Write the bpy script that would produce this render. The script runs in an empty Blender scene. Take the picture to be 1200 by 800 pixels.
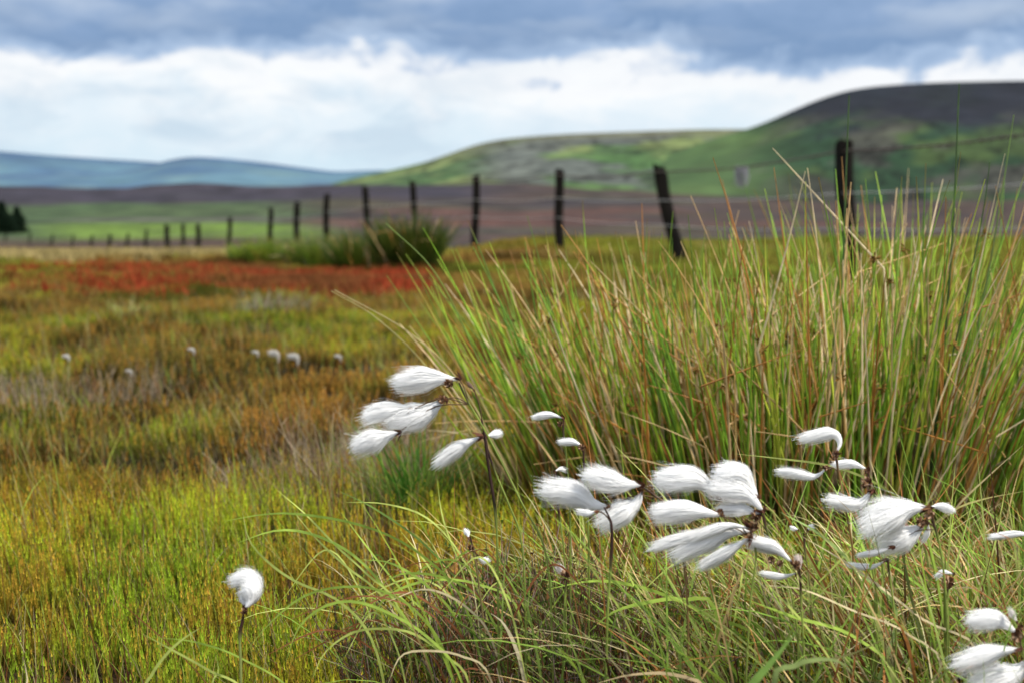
import bpy, math
import numpy as np

rng = np.random.default_rng(11)
SC = bpy.context.scene
COL = SC.collection
F = 1667.0            # focal length in pixels of a 1200 px wide frame (50 mm on 36 mm)
CAM_Z = 0.60
PITCH = math.atan(145.0 / F)

# ------------------------------------------------------------------ helpers
def at(px, py, Y):
    """Point at forward distance Y seen in the direction (px, py)."""
    u, v = (px - 600.0) / F, (400.0 - py) / F
    cp, sp = math.cos(PITCH), math.sin(PITCH)
    d = np.array([u, cp + v * sp, -sp + v * cp])
    return np.array([0, 0, CAM_Z]) + d * (Y / d[1])

def _hash(ix, iy, seed):
    h = (ix.astype(np.int64) * 374761393 + iy.astype(np.int64) * 668265263 + seed * 1442695041) & 0xFFFFFFFF
    h = ((h ^ (h >> 13)) * 1274126177) & 0xFFFFFFFF
    h = (h ^ (h >> 16)) & 0xFFFFFFFF
    return h / 4294967295.0

def vnoise(x, y, seed=0):
    x = np.asarray(x, float); y = np.asarray(y, float)
    ix, iy = np.floor(x), np.floor(y)
    fx, fy = x - ix, y - iy
    fx = fx * fx * (3 - 2 * fx); fy = fy * fy * (3 - 2 * fy)
    ix = ix.astype(np.int64); iy = iy.astype(np.int64)
    a = _hash(ix, iy, seed); b = _hash(ix + 1, iy, seed)
    c = _hash(ix, iy + 1, seed); d = _hash(ix + 1, iy + 1, seed)
    return (a * (1 - fx) + b * fx) * (1 - fy) + (c * (1 - fx) + d * fx) * fy

def fbm(x, y, seed=0, oct=4):
    s = np.zeros(np.broadcast(x, y).shape); a = 0.5; n = 0
    for k in range(oct):
        s += a * vnoise(np.asarray(x) * 2 ** k, np.asarray(y) * 2 ** k, seed + k * 17)
        n += a; a *= 0.5
    return s / n

def sstep(a, b, x):
    t = np.clip((np.asarray(x, float) - a) / (b - a), 0, 1)
    return t * t * (3 - 2 * t)

def mixc(a, b, t):
    a = np.asarray(a, float); b = np.asarray(b, float); t = np.asarray(t, float)[..., None]
    return a * (1 - t) + b * t

PROF_Y = [-5, 2, 12, 18, 25, 31, 33, 38, 46, 50, 64, 90, 120, 160, 200, 300, 420, 650, 900, 1300, 2500]
PROF_L = [0, 0, .0, -.02, -.13, -.25, -.32, -.42, -.62, -.78, -1.0, -1.6, -1.95, -2.0, -1.7, -.6, 1.2, 7, 14.5, 27, 40]
PROF_Z = [0, 0, .03, .05, .13, .08, -.02, -.2, -.55, -.78, -1.0, -1.6, -1.95, -2.0, -1.7, -.6, 1.2, 7, 14.5, 27, 40]
DIPS = [(-.90, 3.45, .13, .10), (-.62, 3.35, .12, .10), (-1.15, 3.2, .10, .09), (-.42, 3.42, .10, .08), (-1.3, 4.6, .2, .1), (-.55, 5.0, .16, .1), (-.62, 2.35, .07, .06), (-.30, 2.1, .06, .06), (-.75, 1.95, .06, .05)]
def H(x, y):
    x = np.asarray(x, float); y = np.asarray(y, float)
    z = np.interp(y, PROF_Y, PROF_Z); wl = 1 - sstep(-.10, .04, x / np.maximum(y, 1)); z = z * (1 - wl) + np.interp(y, PROF_Y, PROF_L) * wl
    near = 1 - sstep(12, 40, y)
    z = z + near * (0.20 * (fbm(x * 1.7 + 3.1, y * 1.5, 5, 4) - 0.5) * sstep(1.2, 3.0, y) + 0.035 * (vnoise(x * 5, y * 5, 9) - 0.5))
    z = z + sstep(5, 14, y) * (1 - sstep(60, 150, y)) * 0.06 * (fbm(x * .35, y * .35, 31, 3) - 0.5)
    for dx, dy, dr, dz in DIPS:
        z = z - dz * np.exp(-((x - dx) / (1.9 * dr)) ** 2 - ((y - dy) / dr) ** 2)
    far = sstep(250, 700, y)
    a = x / np.maximum(y, 1)
    z = z + far * y * (0.012 * (fbm(a * 9 + 2, y * 0.004, 3, 3) - 0.5) - 0.010 * sstep(0.02, 0.25, a))
    return z

class MB:
    """Collects ribbons, tubes and loose faces; build() links them as ONE mesh object."""
    def __init__(s):
        s.v, s.c, s.f4, s.f3, s.n = [], [], [], [], 0
    def _push(s, V, C):
        o = s.n
        s.v.append(np.asarray(V, float).reshape(-1, 3)); s.c.append(np.asarray(C, float).reshape(-1, 3))
        s.n += len(s.v[-1]); return o
    def ribbons(s, P, W, C, side):
        """P (n,k,3) paths, W (n,k) half widths, C (n,k,3) colours, side (n,3) or (n,k,3)."""
        n, k, _ = P.shape
        if side.ndim == 2: side = side[:, None, :]
        V = np.stack([P - side * W[..., None], P + side * W[..., None]], 2)      # n,k,2,3
        CC = np.repeat(np.broadcast_to(C, (n, k, 3))[:, :, None, :], 2, 2)
        o = s._push(V, CC)
        i = np.arange(n)[:, None] * (2 * k) + np.arange(k - 1)[None, :] * 2 + o
        s.f4.append(np.stack([i, i + 1, i + 3, i + 2], -1).reshape(-1, 4))
    def tubes(s, P, R, C, sides=5):
        n, k, _ = P.shape
        T = np.gradient(P, axis=1); T /= np.linalg.norm(T, axis=-1, keepdims=True) + 1e-12
        ref = np.where(np.abs(T[..., 2:3]) > 0.9, np.array([1., 0, 0]), np.array([0, 0, 1.]))
        A = np.cross(T, ref); A /= np.linalg.norm(A, axis=-1, keepdims=True) + 1e-12
        B = np.cross(T, A)
        ang = np.arange(sides) * 2 * math.pi / sides
        V = P[:, :, None, :] + R[:, :, None, None] * (A[:, :, None, :] * np.cos(ang)[:, None] + B[:, :, None, :] * np.sin(ang)[:, None])
        CC = np.repeat(np.broadcast_to(C, (n, k, 3))[:, :, None, :], sides, 2)
        o = s._push(V, CC)
        i = (np.arange(n)[:, None, None] * k + np.arange(k - 1)[None, :, None]) * sides + o
        j = np.arange(sides)[None, None, :]; j2 = (j + 1) % sides
        s.f4.append(np.stack([i + j, i + j2, i + sides + j2, i + sides + j], -1).reshape(-1, 4))
    def tris(s, V, C):
        """V (n,3,3), C (n,3,3) or (n,1,3)."""
        n = len(V); o = s._push(V, np.broadcast_to(C, (n, 3, 3)))
        s.f3.append(np.arange(n * 3).reshape(-1, 3) + o)
    def grid(s, V, C, closed=False):
        r, c, _ = V.shape; o = s._push(V, np.broadcast_to(C, V.shape))
        i = np.arange(r - 1)[:, None] * c
        j = np.arange(c if closed else c - 1)[None, :]; j2 = (j + 1) % c
        s.f4.append(np.stack([i + j, i + j2, i + c + j2, i + c + j], -1).reshape(-1, 4) + o)
    def fan(s, ring, C):
        o = s._push(np.vstack([ring, ring.mean(0)]), np.broadcast_to(C, (len(ring) + 1, 3)))
        n = len(ring); j = np.arange(n)
        s.f3.append(np.stack([j, (j + 1) % n, np.full(n, n)], -1) + o)
    def build(s, name, mat, parent=None, smooth=True, origin=None):
        V = np.vstack(s.v); C = np.vstack(s.c)
        org = np.zeros(3) if origin is None else np.asarray(origin, float)
        V = V - org
        f4 = np.vstack(s.f4) if s.f4 else np.zeros((0, 4), int)
        f3 = np.vstack(s.f3) if s.f3 else np.zeros((0, 3), int)
        me = bpy.data.meshes.new(name)
        me.vertices.add(len(V)); me.vertices.foreach_set("co", V.astype(np.float32).ravel())
        loops = np.concatenate([f4.ravel(), f3.ravel()]).astype(np.int32)
        me.loops.add(len(loops)); me.loops.foreach_set("vertex_index", loops)
        n4, n3 = len(f4), len(f3)
        start = np.concatenate([np.arange(n4) * 4, n4 * 4 + np.arange(n3) * 3]).astype(np.int32)
        me.polygons.add(n4 + n3); me.polygons.foreach_set("loop_start", start)
        me.update(calc_edges=True)
        at_ = me.color_attributes.new("Col", "FLOAT_COLOR", "POINT")
        at_.data.foreach_set("color", np.hstack([C, np.ones((len(C), 1))]).astype(np.float32).ravel())
        me.polygons.foreach_set("use_smooth", np.full(n4 + n3, smooth))
        me.materials.append(mat)
        o = bpy.data.objects.new(name, me); COL.objects.link(o)
        if parent is not None:
            o.parent = parent
        elif origin is not None:
            o.location = org
        return o

def tag(o, label=None, cat=None, group=None, kind=None):
    for k, v in (("label", label), ("category", cat), ("group", group), ("kind", kind)):
        if v: o[k] = v
    return o

def thing(name, loc, label, cat, group=None):
    o = bpy.data.objects.new(name, None); COL.objects.link(o)
    o.location = loc; o.empty_display_size = 0.05
    return tag(o, label, cat, group, "thing")

def blades(base, phi, th0, kap, L, k=8):
    """Bending paths: base (n,3), heading phi, start lean th0, added bend kap, length L."""
    t = np.linspace(0, 1, k)[None, :]
    th = th0[:, None] + kap[:, None] * t ** 1.3
    d = np.stack([np.sin(th) * np.cos(phi)[:, None], np.sin(th) * np.sin(phi)[:, None], np.cos(th)], -1)
    step = (d[:, :-1] + d[:, 1:]) / 2 * (L[:, None, None] / (k - 1))
    return base[:, None, :] + np.concatenate([np.zeros((len(L), 1, 3)), np.cumsum(step, 1)], 1)

def spline(pts, n=24):
    p = np.asarray(pts, float); m = len(p)
    seg = np.concatenate([[0], np.cumsum(np.linalg.norm(np.diff(p, axis=0), axis=1))])
    u = np.linspace(0, seg[-1], n); out = np.zeros((n, 3))
    ext = np.vstack([2 * p[0] - p[1], p, 2 * p[-1] - p[-2]])
    for q, uu in enumerate(u):
        i = min(max(np.searchsorted(seg, uu) - 1, 0), m - 2)
        t = (uu - seg[i]) / max(seg[i + 1] - seg[i], 1e-9)
        a, b, c, d = ext[i], ext[i + 1], ext[i + 2], ext[i + 3]
        out[q] = 0.5 * (2 * b + (c - a) * t + (2 * a - 5 * b + 4 * c - d) * t * t + (3 * b - a - 3 * c + d) * t ** 3)
    return out

# ------------------------------------------------------------------ materials
def new_mat(name):
    m = bpy.data.materials.new(name); m.use_nodes = True
    nt = m.node_tree; nt.nodes.clear()
    return m, nt, nt.nodes.new, nt.links.new

def veg_mat(name, trans=0.35, rough=0.55, spec=0.25, vary=0.35, scale=60):
    m, nt, N, L = new_mat(name)
    out = N("ShaderNodeOutputMaterial"); a = N("ShaderNodeAttribute"); a.attribute_name = "Col"
    tc = N("ShaderNodeTexCoord"); nz = N("ShaderNodeTexNoise"); nz.inputs["Scale"].default_value = scale
    nz.inputs["Detail"].default_value = 3
    L(tc.outputs["Object"], nz.inputs["Vector"])
    mr = N("ShaderNodeMapRange"); mr.inputs["From Min"].default_value = .3; mr.inputs["From Max"].default_value = .7
    mr.inputs["To Min"].default_value = 1 - vary; mr.inputs["To Max"].default_value = 1 + vary
    L(nz.outputs["Fac"], mr.inputs["Value"])
    mul = N("ShaderNodeVectorMath"); mul.operation = "SCALE"
    L(a.outputs["Color"], mul.inputs[0]); L(mr.outputs["Result"], mul.inputs["Scale"])
    p = N("ShaderNodeBsdfPrincipled"); p.inputs["Roughness"].default_value = rough
    p.inputs["Specular IOR Level"].default_value = spec
    L(mul.outputs[0], p.inputs["Base Color"])
    tr = N("ShaderNodeBsdfTranslucent"); L(mul.outputs[0], tr.inputs["Color"])
    mx = N("ShaderNodeMixShader"); mx.inputs[0].default_value = trans
    L(p.outputs[0], mx.inputs[1]); L(tr.outputs[0], mx.inputs[2]); L(mx.outputs[0], out.inputs["Surface"])
    return m

def terrain_mat(name, scales=(0.02, 0.15), vary=0.5, bump=0.0, bscale=1.0, stretch=(1, 1, 1)):
    m, nt, N, L = new_mat(name)
    out = N("ShaderNodeOutputMaterial"); a = N("ShaderNodeAttribute"); a.attribute_name = "Col"
    tc = N("ShaderNodeTexCoord"); mp = N("ShaderNodeMapping"); mp.inputs["Scale"].default_value = stretch
    L(tc.outputs["Object"], mp.inputs["Vector"])
    prev = a.outputs["Color"]
    for i, sc in enumerate(scales):
        nz = N("ShaderNodeTexNoise"); nz.inputs["Scale"].default_value = sc; nz.inputs["Detail"].default_value = 5
        nz.inputs["Roughness"].default_value = .6
        L(mp.outputs[0], nz.inputs["Vector"])
        mr = N("ShaderNodeMapRange"); mr.inputs["From Min"].default_value = .3; mr.inputs["From Max"].default_value = .7
        mr.inputs["To Min"].default_value = 1 - vary; mr.inputs["To Max"].default_value = 1 + vary
        L(nz.outputs["Fac"], mr.inputs["Value"])
        mul = N("ShaderNodeVectorMath"); mul.operation = "SCALE"
        L(prev, mul.inputs[0]); L(mr.outputs["Result"], mul.inputs["Scale"]); prev = mul.outputs[0]
    p = N("ShaderNodeBsdfPrincipled"); p.inputs["Roughness"].default_value = .95
    p.inputs["Specular IOR Level"].default_value = .1
    L(prev, p.inputs["Base Color"])
    if bump:
        b = N("ShaderNodeBump"); b.inputs["Strength"].default_value = bump; b.inputs["Distance"].default_value = bscale
        L(nz.outputs["Fac"], b.inputs["Height"]); L(b.outputs[0], p.inputs["Normal"])
    L(p.outputs[0], out.inputs["Surface"])
    return m

M_GRASS = veg_mat("grass_blade", .40, .6, .12, .3, 40)
M_RUSH = veg_mat("rush_stem", .25, .45, .35, .3, 25)
M_MOSS = veg_mat("moss_shoot", .4, .7, .1, .25, 30)
M_FAR = veg_mat("meadow", .3, .8, .1, .3, 2)
M_DRY = veg_mat("dry_plant", .15, .8, .1, .3, 80)
M_COTTON = veg_mat("cotton_hair", .45, .9, .02, .02, 30)
M_GROUND = terrain_mat("peat_ground", (0.6, 9.0), .35, .4, .05)
M_HILL = terrain_mat("hill_slope", (0.006, 0.03), .28, .3, 6.0)
M_FARHILL = terrain_mat("distant_slope", (0.002, 0.008), .12)
M_WIRE = veg_mat("rusty_wire", 0, .5, .4, .3, 40)

def wood_mat():
    m, nt, N, L = new_mat("weathered_post_wood")
    out = N("ShaderNodeOutputMaterial"); tc = N("ShaderNodeTexCoord"); mp = N("ShaderNodeMapping")
    mp.inputs["Scale"].default_value = (30, 30, 2.5); L(tc.outputs["Object"], mp.inputs["Vector"])
    nz = N("ShaderNodeTexNoise"); nz.inputs["Scale"].default_value = 1.5; nz.inputs["Detail"].default_value = 6
    L(mp.outputs[0], nz.inputs["Vector"])
    cr = N("ShaderNodeValToRGB"); cr.color_ramp.elements[0].position = .3; cr.color_ramp.elements[0].color = (.002, .0017, .0014, 1)
    cr.color_ramp.elements[1].position = .75; cr.color_ramp.elements[1].color = (.010, .008, .006, 1)
    L(nz.outputs["Fac"], cr.inputs["Fac"])
    p = N("ShaderNodeBsdfPrincipled"); p.inputs["Roughness"].default_value = .9; p.inputs["Specular IOR Level"].default_value = .1
    L(cr.outputs[0], p.inputs["Base Color"])
    b = N("ShaderNodeBump"); b.inputs["Strength"].default_value = .6; b.inputs["Distance"].default_value = .01
    L(nz.outputs["Fac"], b.inputs["Height"]); L(b.outputs[0], p.inputs["Normal"])
    L(p.outputs[0], out.inputs["Surface"]); return m
M_WOOD = wood_mat()

# ------------------------------------------------------------------ camera, light, sky
cam = bpy.data.cameras.new("camera"); co = bpy.data.objects.new("camera", cam); COL.objects.link(co)
co.location = (0, 0, CAM_Z); co.rotation_euler = (math.pi / 2 - PITCH, 0, 0)
cam.sensor_fit = "HORIZONTAL"; cam.sensor_width = 36; cam.lens = F * 36 / 1200
cam.clip_start = 0.05; cam.clip_end = 30000
cam.dof.use_dof = True; cam.dof.focus_distance = 1.75; cam.dof.aperture_fstop = 5.4; cam.dof.aperture_blades = 7
SC.camera = co
SC.view_settings.view_transform = "Standard"; SC.view_settings.look = "None"; SC.view_settings.exposure = 0
SC.cycles.max_bounces = 10; SC.cycles.diffuse_bounces = 8; SC.cycles.transmission_bounces = 8; SC.cycles.glossy_bounces = 2
SC.cycles.transparent_max_bounces = 4
SC.cycles.use_denoising = True

SUN_EL, SUN_AZ = math.radians(54), math.radians(126)     # azimuth clockwise from +Y
sl = bpy.data.lights.new("sun", "SUN"); so = bpy.data.objects.new("sun", sl); COL.objects.link(so)
sl.energy = 5.0; sl.angle = math.radians(2.0); sl.color = (1, .95, .86)
so.rotation_euler = (math.pi / 2 - SUN_EL, 0, math.pi - SUN_AZ)
so.location = (5, -1, 6)

w = bpy.data.worlds.new("World"); SC.world = w; w.use_nodes = True
nt = w.node_tree; nt.nodes.clear(); N = nt.nodes.new; L = nt.links.new
out = N("ShaderNodeOutputWorld")
sky = N("ShaderNodeTexSky"); sky.sky_type = "NISHITA"; sky.sun_disc = False
sky.sun_elevation = SUN_EL; sky.sun_rotation = SUN_AZ
bg1 = N("ShaderNodeBackground"); bg1.inputs["Strength"].default_value = .09; L(sky.outputs[0], bg1.inputs["Color"])
tc = N("ShaderNodeTexCoord"); sep = N("ShaderNodeSeparateXYZ"); L(tc.outputs["Generated"], sep.inputs[0])
def math_(op, a, b=None, c=None):
    n = N("ShaderNodeMath"); n.operation = op
    for i, q in enumerate((a, b, c)):
        if q is None: continue
        if isinstance(q, (int, float)): n.inputs[i].default_value = q
        else: L(q, n.inputs[i])
    return n.outputs[0]
def noise_(scale_xyz, scale, detail, rough, loc=(0, 0, 0), dist=0):
    mp = N("ShaderNodeMapping"); mp.inputs["Scale"].default_value = scale_xyz; mp.inputs["Location"].default_value = loc
    L(tc.outputs["Generated"], mp.inputs["Vector"])
    n = N("ShaderNodeTexNoise"); n.inputs["Scale"].default_value = scale; n.inputs["Detail"].default_value = detail
    n.inputs["Roughness"].default_value = rough; n.inputs["Distortion"].default_value = dist
    L(mp.outputs[0], n.inputs["Vector"]); return n.outputs["Fac"]
def ramp_(fac, stops):
    r = N("ShaderNodeValToRGB"); e = r.color_ramp.elements
    while len(e) < len(stops): e.new(0.5)
    for el, (p, c) in zip(e, stops): el.position = p; el.color = (*c, 1)
    L(fac, r.inputs["Fac"]); return r.outputs["Color"]
n1 = noise_((1, 1, 2.2), 7, 6, .5, (3.4, 0, .3), .3)
n2 = noise_((1, 1, 3.5), 5, 6, .55, (7.1, 2, .8))
n3 = noise_((1, 1, 3.2), 10, 5, .5, (1.1, 5, .2), .2)
e1 = math_("MULTIPLY_ADD", math_("SUBTRACT", n1, .5), .10, sep.outputs["Z"])
e1 = math_("MULTIPLY_ADD", math_("SUBTRACT", n2, .5), .03, e1)
n4 = noise_((1, 1, 1.8), 26, 6, .55, (2, 9, .4), .6)
e1 = math_("MULTIPLY_ADD", math_("SUBTRACT", n4, .5), .050, e1)
e1 = math_("MULTIPLY_ADD", sep.outputs["X"], .004, e1)
base = ramp_(math_("MULTIPLY", e1, 4.0), [
    (0.00, (.66, .84, .95)), (.16, (.70, .86, .97)), (.27, (.82, .92, 1.0)), (.36, (1.0, 1.02, 1.04)), (.405, (.97, .99, 1.02)),
    (.455, (.42, .56, .78)), (.52, (.215, .34, .56)), (.62, (.28, .41, .64)), (.72, (.42, .53, .72)), (1.0, (.95, 1.0, 1.08))])
lit = ramp_(n3, [(.44, (0, 0, 0)), (.72, (1, 1, 1))])
up = ramp_(math_("MULTIPLY", sep.outputs["Z"], 4.0), [(.42, (0, 0, 0)), (.62, (.75, .75, .75)), (1, (.7, .7, .7))])
mulm = N("ShaderNodeMix"); mulm.data_type = "RGBA"; mulm.blend_type = "MULTIPLY"; mulm.inputs[0].default_value = 1
L(lit, mulm.inputs[6]); L(up, mulm.inputs[7])
mxc = N("ShaderNodeMix"); mxc.data_type = "RGBA"; L(mulm.outputs[2], mxc.inputs[0]); L(base, mxc.inputs[6])
mxc.inputs[7].default_value = (.80, .88, .97, 1)
n5 = noise_((1, 1, 2.6), 13, 6, .55, (4.2, 1, .6), .4)
veil = ramp_(n5, [(.37, (.50, .50, .50)), (.56, (0, 0, 0))])
low = ramp_(math_("MULTIPLY", e1, 4.0), [(.10, (.25, .25, .25)), (.25, (1, 1, 1)), (.40, (.8, .8, .8)), (.44, (0, 0, 0))])
vm = N("ShaderNodeMix"); vm.data_type = "RGBA"; vm.blend_type = "MULTIPLY"; vm.inputs[0].default_value = 1
xr = ramp_(math_("MULTIPLY_ADD", sep.outputs["X"], 1.0, .5), [(.44, (1, 1, 1)), (.54, (.22, .22, .22))])
vx = N("ShaderNodeMix"); vx.data_type = "RGBA"; vx.blend_type = "MULTIPLY"; vx.inputs[0].default_value = 1
L(veil, vx.inputs[6]); L(xr, vx.inputs[7])
L(vx.outputs[2], vm.inputs[6]); L(low, vm.inputs[7])
mxv = N("ShaderNodeMix"); mxv.data_type = "RGBA"; L(vm.outputs[2], mxv.inputs[0]); L(mxc.outputs[2], mxv.inputs[6])
mxv.inputs[7].default_value = (.46, .62, .78, 1)
bg2 = N("ShaderNodeBackground"); L(mxv.outputs[2], bg2.inputs["Color"])
zen = ramp_(sep.outputs["Z"], [(.18, (.4, .4, .4)), (.42, (.76, .76, .76)), (.8, (.82, .82, .82))])  # unseen overhead sky brightened as added fill light
L(math_("MULTIPLY", zen, 2.5), bg2.inputs["Strength"])
cov = ramp_(sep.outputs["Z"], [(.0, (.95, .95, .95)), (.2, (.95, .95, .95)), (.5, (.55, .55, .55))])
mxs = N("ShaderNodeMixShader"); L(cov, mxs.inputs[0]); L(bg1.outputs[0], mxs.inputs[1]); L(bg2.outputs[0], mxs.inputs[2])
L(mxs.outputs[0], out.inputs["Surface"])

# ------------------------------------------------------------------ ground colour by place
def ground_col(x, y):
    a = x / np.maximum(y, .5)
    n = fbm(x * .8, y * .8, 40, 4)
    c = mixc((.030, .026, .010), (.045, .026, .012), sstep(.35, .65, n))
    nf = fbm(x * .25, y * .25, 44, 4)
    field = mixc((.11, .12, .02), (.16, .10, .035), sstep(.4, .62, nf))
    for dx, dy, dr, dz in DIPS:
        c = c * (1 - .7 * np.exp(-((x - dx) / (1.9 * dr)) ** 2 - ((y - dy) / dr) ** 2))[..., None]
    c = mixc(c, field, sstep(6, 14, y))
    c = mixc(c, (.30, .22, .09), sstep(19, 24, y) * (1 - sstep(-.1, 0, x / np.maximum(y, .5))) * sstep(.38, .6, nf))
    # far moor beyond the brow
    na = fbm(a * 14 + 4, np.log(np.maximum(y, 1)) * 6, 50, 4)
    purple = mixc((.030, .024, .025), (.046, .030, .024), sstep(.35, .62, na))
    purple = mixc(purple, (.055, .050, .024), sstep(.55, .72, fbm(a * 9, np.log(np.maximum(y, 1)) * 8, 51, 3)) * .7)
    purple = mixc(purple, (.070, .032, .024), sstep(.50, .66, fbm(a * 5 + 8, np.log(np.maximum(y, 1)) * 5, 53, 3)) * sstep(180, 260, y) * (1 - sstep(450, 600, y)))
    grn = mixc((.034, .062, .024), (.052, .072, .028), na)
    lime = (.085, .135, .020)
    dd = y * (1 + .30 * (na - .5) - .5 * (a + .25))
    left = 1 - sstep(-.16, -.09, a + .05 * (na - .5) + (y - 200) * 1e-4)
    g = mixc(grn, lime, (1 - sstep(270, 310, dd)) * sstep(-.36, -.29, a))
    g = mixc((.045, .026, .018), g, sstep(155, 185, dd))
    g = mixc(g, (.07, .06, .055), sstep(315, 345, dd) * (1 - sstep(370, 410, dd)) * .8 * sstep(.35, .6, na))
    moor = mixc(purple, g, left * (1 - sstep(600, 720, dd)))
    moor = mixc(moor, (.026, .023, .034), sstep(620, 760, dd) * (1 - sstep(-.05, .02, a)) * .85)
    moor = moor * (.25 + 1.3 * fbm(a * 70, np.log(np.maximum(y, 1)) * 16, 57, 5))[..., None]
    c = mixc(c, moor, sstep(70, 110, y))
    return c

az = np.tan(np.radians(np.concatenate([np.linspace(-72, -26, 24)[:-1], np.linspace(-26, 26, 300), np.linspace(26, 72, 24)[1:]])))
ds = np.concatenate([[-4, -1, 0.2], np.geomspace(.6, 1400, 420)])
gy = np.repeat(ds[:, None], len(az), 1); gx = np.maximum(gy, .3) * az[None, :]
gx[:3] = az[None, :] * np.array([4, 2.0, .6])[:, None]
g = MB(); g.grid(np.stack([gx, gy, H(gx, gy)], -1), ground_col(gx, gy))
tag(g.build("ground", M_GROUND), kind="structure")

# ------------------------------------------------------------------ hills
def hill(name, sky_pts, base_pts, d0, d1, colour, mat, relief=6.0, seed=0, ease=.85):
    px = np.linspace(-700, 1900, 420); rows = 60
    spx, spy = np.array(sky_pts).T; bpx, bpy_ = np.array(base_pts).T
    sy = np.interp(px, spx, spy); sy = np.convolve(np.pad(sy, 4, "edge"), np.ones(9) / 9, "valid")
    by = np.interp(px, bpx, bpy_)
    V = np.zeros((rows + 6, len(px), 3)); Tn = np.zeros((rows + 6, len(px)))
    for r in range(rows + 6):
        t = min(r / (rows - 1), 1.0); back = max(0, r - rows + 1)
        d = d0 + (d1 - d0) * t + back * 120
        py = by + (sy - by) * t ** ease
        X = (px - 600) / F * d
        Z = CAM_Z + (255 - py) / F * d
        nz = fbm(X / 260 + seed, d / 260 + np.zeros_like(X), seed + 60, 4) - .5
        Z = Z + relief * nz * math.sin(math.pi * min(t, 1)) * 2 - back * back * 4
        V[r] = np.stack([X, np.full_like(X, d), Z], -1); Tn[r] = t
    m = MB(); m.grid(V, colour(V[..., 0], V[..., 1], V[..., 2], Tn))
    return tag(m.build(name, mat), kind="structure")

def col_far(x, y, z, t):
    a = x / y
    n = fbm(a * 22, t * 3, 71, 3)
    c = mixc((.050, .095, .155), (.072, .135, .175), sstep(.3, .7, n))  # blue distance haze is mixed into the slope colours
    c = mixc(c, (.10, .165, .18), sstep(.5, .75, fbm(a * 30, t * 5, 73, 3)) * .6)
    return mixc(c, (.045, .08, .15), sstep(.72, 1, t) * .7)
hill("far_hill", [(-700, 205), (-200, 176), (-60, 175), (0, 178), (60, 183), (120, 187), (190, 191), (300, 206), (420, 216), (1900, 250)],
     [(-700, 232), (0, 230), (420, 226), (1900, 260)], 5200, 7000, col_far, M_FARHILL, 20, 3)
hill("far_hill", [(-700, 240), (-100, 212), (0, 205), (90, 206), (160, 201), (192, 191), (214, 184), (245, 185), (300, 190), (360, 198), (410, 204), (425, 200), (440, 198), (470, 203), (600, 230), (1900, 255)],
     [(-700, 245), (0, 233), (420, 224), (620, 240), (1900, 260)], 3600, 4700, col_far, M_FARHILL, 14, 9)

def col_ridge(x, y, z, t):
    a = x / y
    n = fbm(a * 28 + 1, t * 5, 81, 6)
    c = mixc((.042, .080, .027), (.115, .145, .050), sstep(.38, .62, n))
    c = mixc(c, (.038, .085, .025), sstep(-.02, .06, a) * (1 - sstep(.45, .7, t)) * .8)
    c = mixc(c, (.07, .075, .07), sstep(.47, .57, fbm(a * 20 + 7, t * 4.4, 84, 6)) * sstep(-.05, .0, a) * .9)
    c = c * (.65 + .7 * fbm(a * 90, t * 14, 85, 4))[..., None]
    rg = 1 - np.abs(2 * fbm(a * 46 + t * 2.2, t * 2.0 + 3, 87, 3) - 1); c = c * (1 - .55 * sstep(.90, .985, rg) * sstep(.05, .2, t))[..., None]
    c = c * (1 - .6 * sstep(.62, .70, fbm(a * 150, t * 26, 88, 3)))[..., None]
    c = mixc(c, (.10, .10, .06), sstep(.84, .97, t) * sstep(-.08, -.02, a) * .8)
    return c
hill("hill", [(-700, 300), (300, 262), (370, 222), (400, 213), (440, 204), (480, 196), (520, 185), (545, 174), (570, 167), (600, 163), (650, 159), (700, 157), (760, 155), (820, 153), (880, 153), (960, 154), (1100, 158), (1900, 180)],
     [(-700, 300), (300, 262), (400, 226), (600, 226), (900, 245), (1900, 260)], 1300, 2300, col_ridge, M_HILL, 8, 5)

def col_fell(x, y, z, t):
    a = x / y
    n = fbm(a * 26 + 5, t * 5, 91, 6)
    c = mixc((.013, .034, .015), (.036, .060, .018), sstep(.45, .62, n))
    c = mixc(c, (.040, .038, .032), sstep(.5, .60, fbm(a * 20 + 2, t * 6, 94, 6)) * .85)
    c = c * (.65 + .7 * fbm(a * 90, t * 14, 95, 4))[..., None]
    rg = 1 - np.abs(2 * fbm(a * 40 + t * 2.6, t * 2.0 + 8, 96, 3) - 1); c = c * (1 - .55 * sstep(.90, .985, rg))[..., None]
    c = c * (1 - .6 * sstep(.62, .70, fbm(a * 150, t * 26, 98, 3)))[..., None]
    c = mixc(c, mixc((.028, .060, .021), (.062, .098, .031), n), 1 - sstep(.14, .22, a))
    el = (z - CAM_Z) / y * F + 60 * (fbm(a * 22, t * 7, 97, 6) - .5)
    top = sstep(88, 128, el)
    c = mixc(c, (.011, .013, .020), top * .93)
    return c
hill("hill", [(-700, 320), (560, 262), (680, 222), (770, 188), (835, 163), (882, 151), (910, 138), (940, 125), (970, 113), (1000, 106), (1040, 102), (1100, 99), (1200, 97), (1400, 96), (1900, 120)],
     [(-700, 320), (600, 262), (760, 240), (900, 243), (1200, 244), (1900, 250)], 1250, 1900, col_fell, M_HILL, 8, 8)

# ------------------------------------------------------------------ moss and grass cover (uncountable)
def scatter(n, ymin, ymax, amin, amax, power=2.0):
    """Random ground points: y from ymin..ymax (area-uniform in the view wedge), a = x / y."""
    u = rng.random(n)
    y = (ymin ** power + u * (ymax ** power - ymin ** power)) ** (1 / power)
    a = amin + (amax - amin) * rng.random(n)
    return a * y, y

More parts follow.
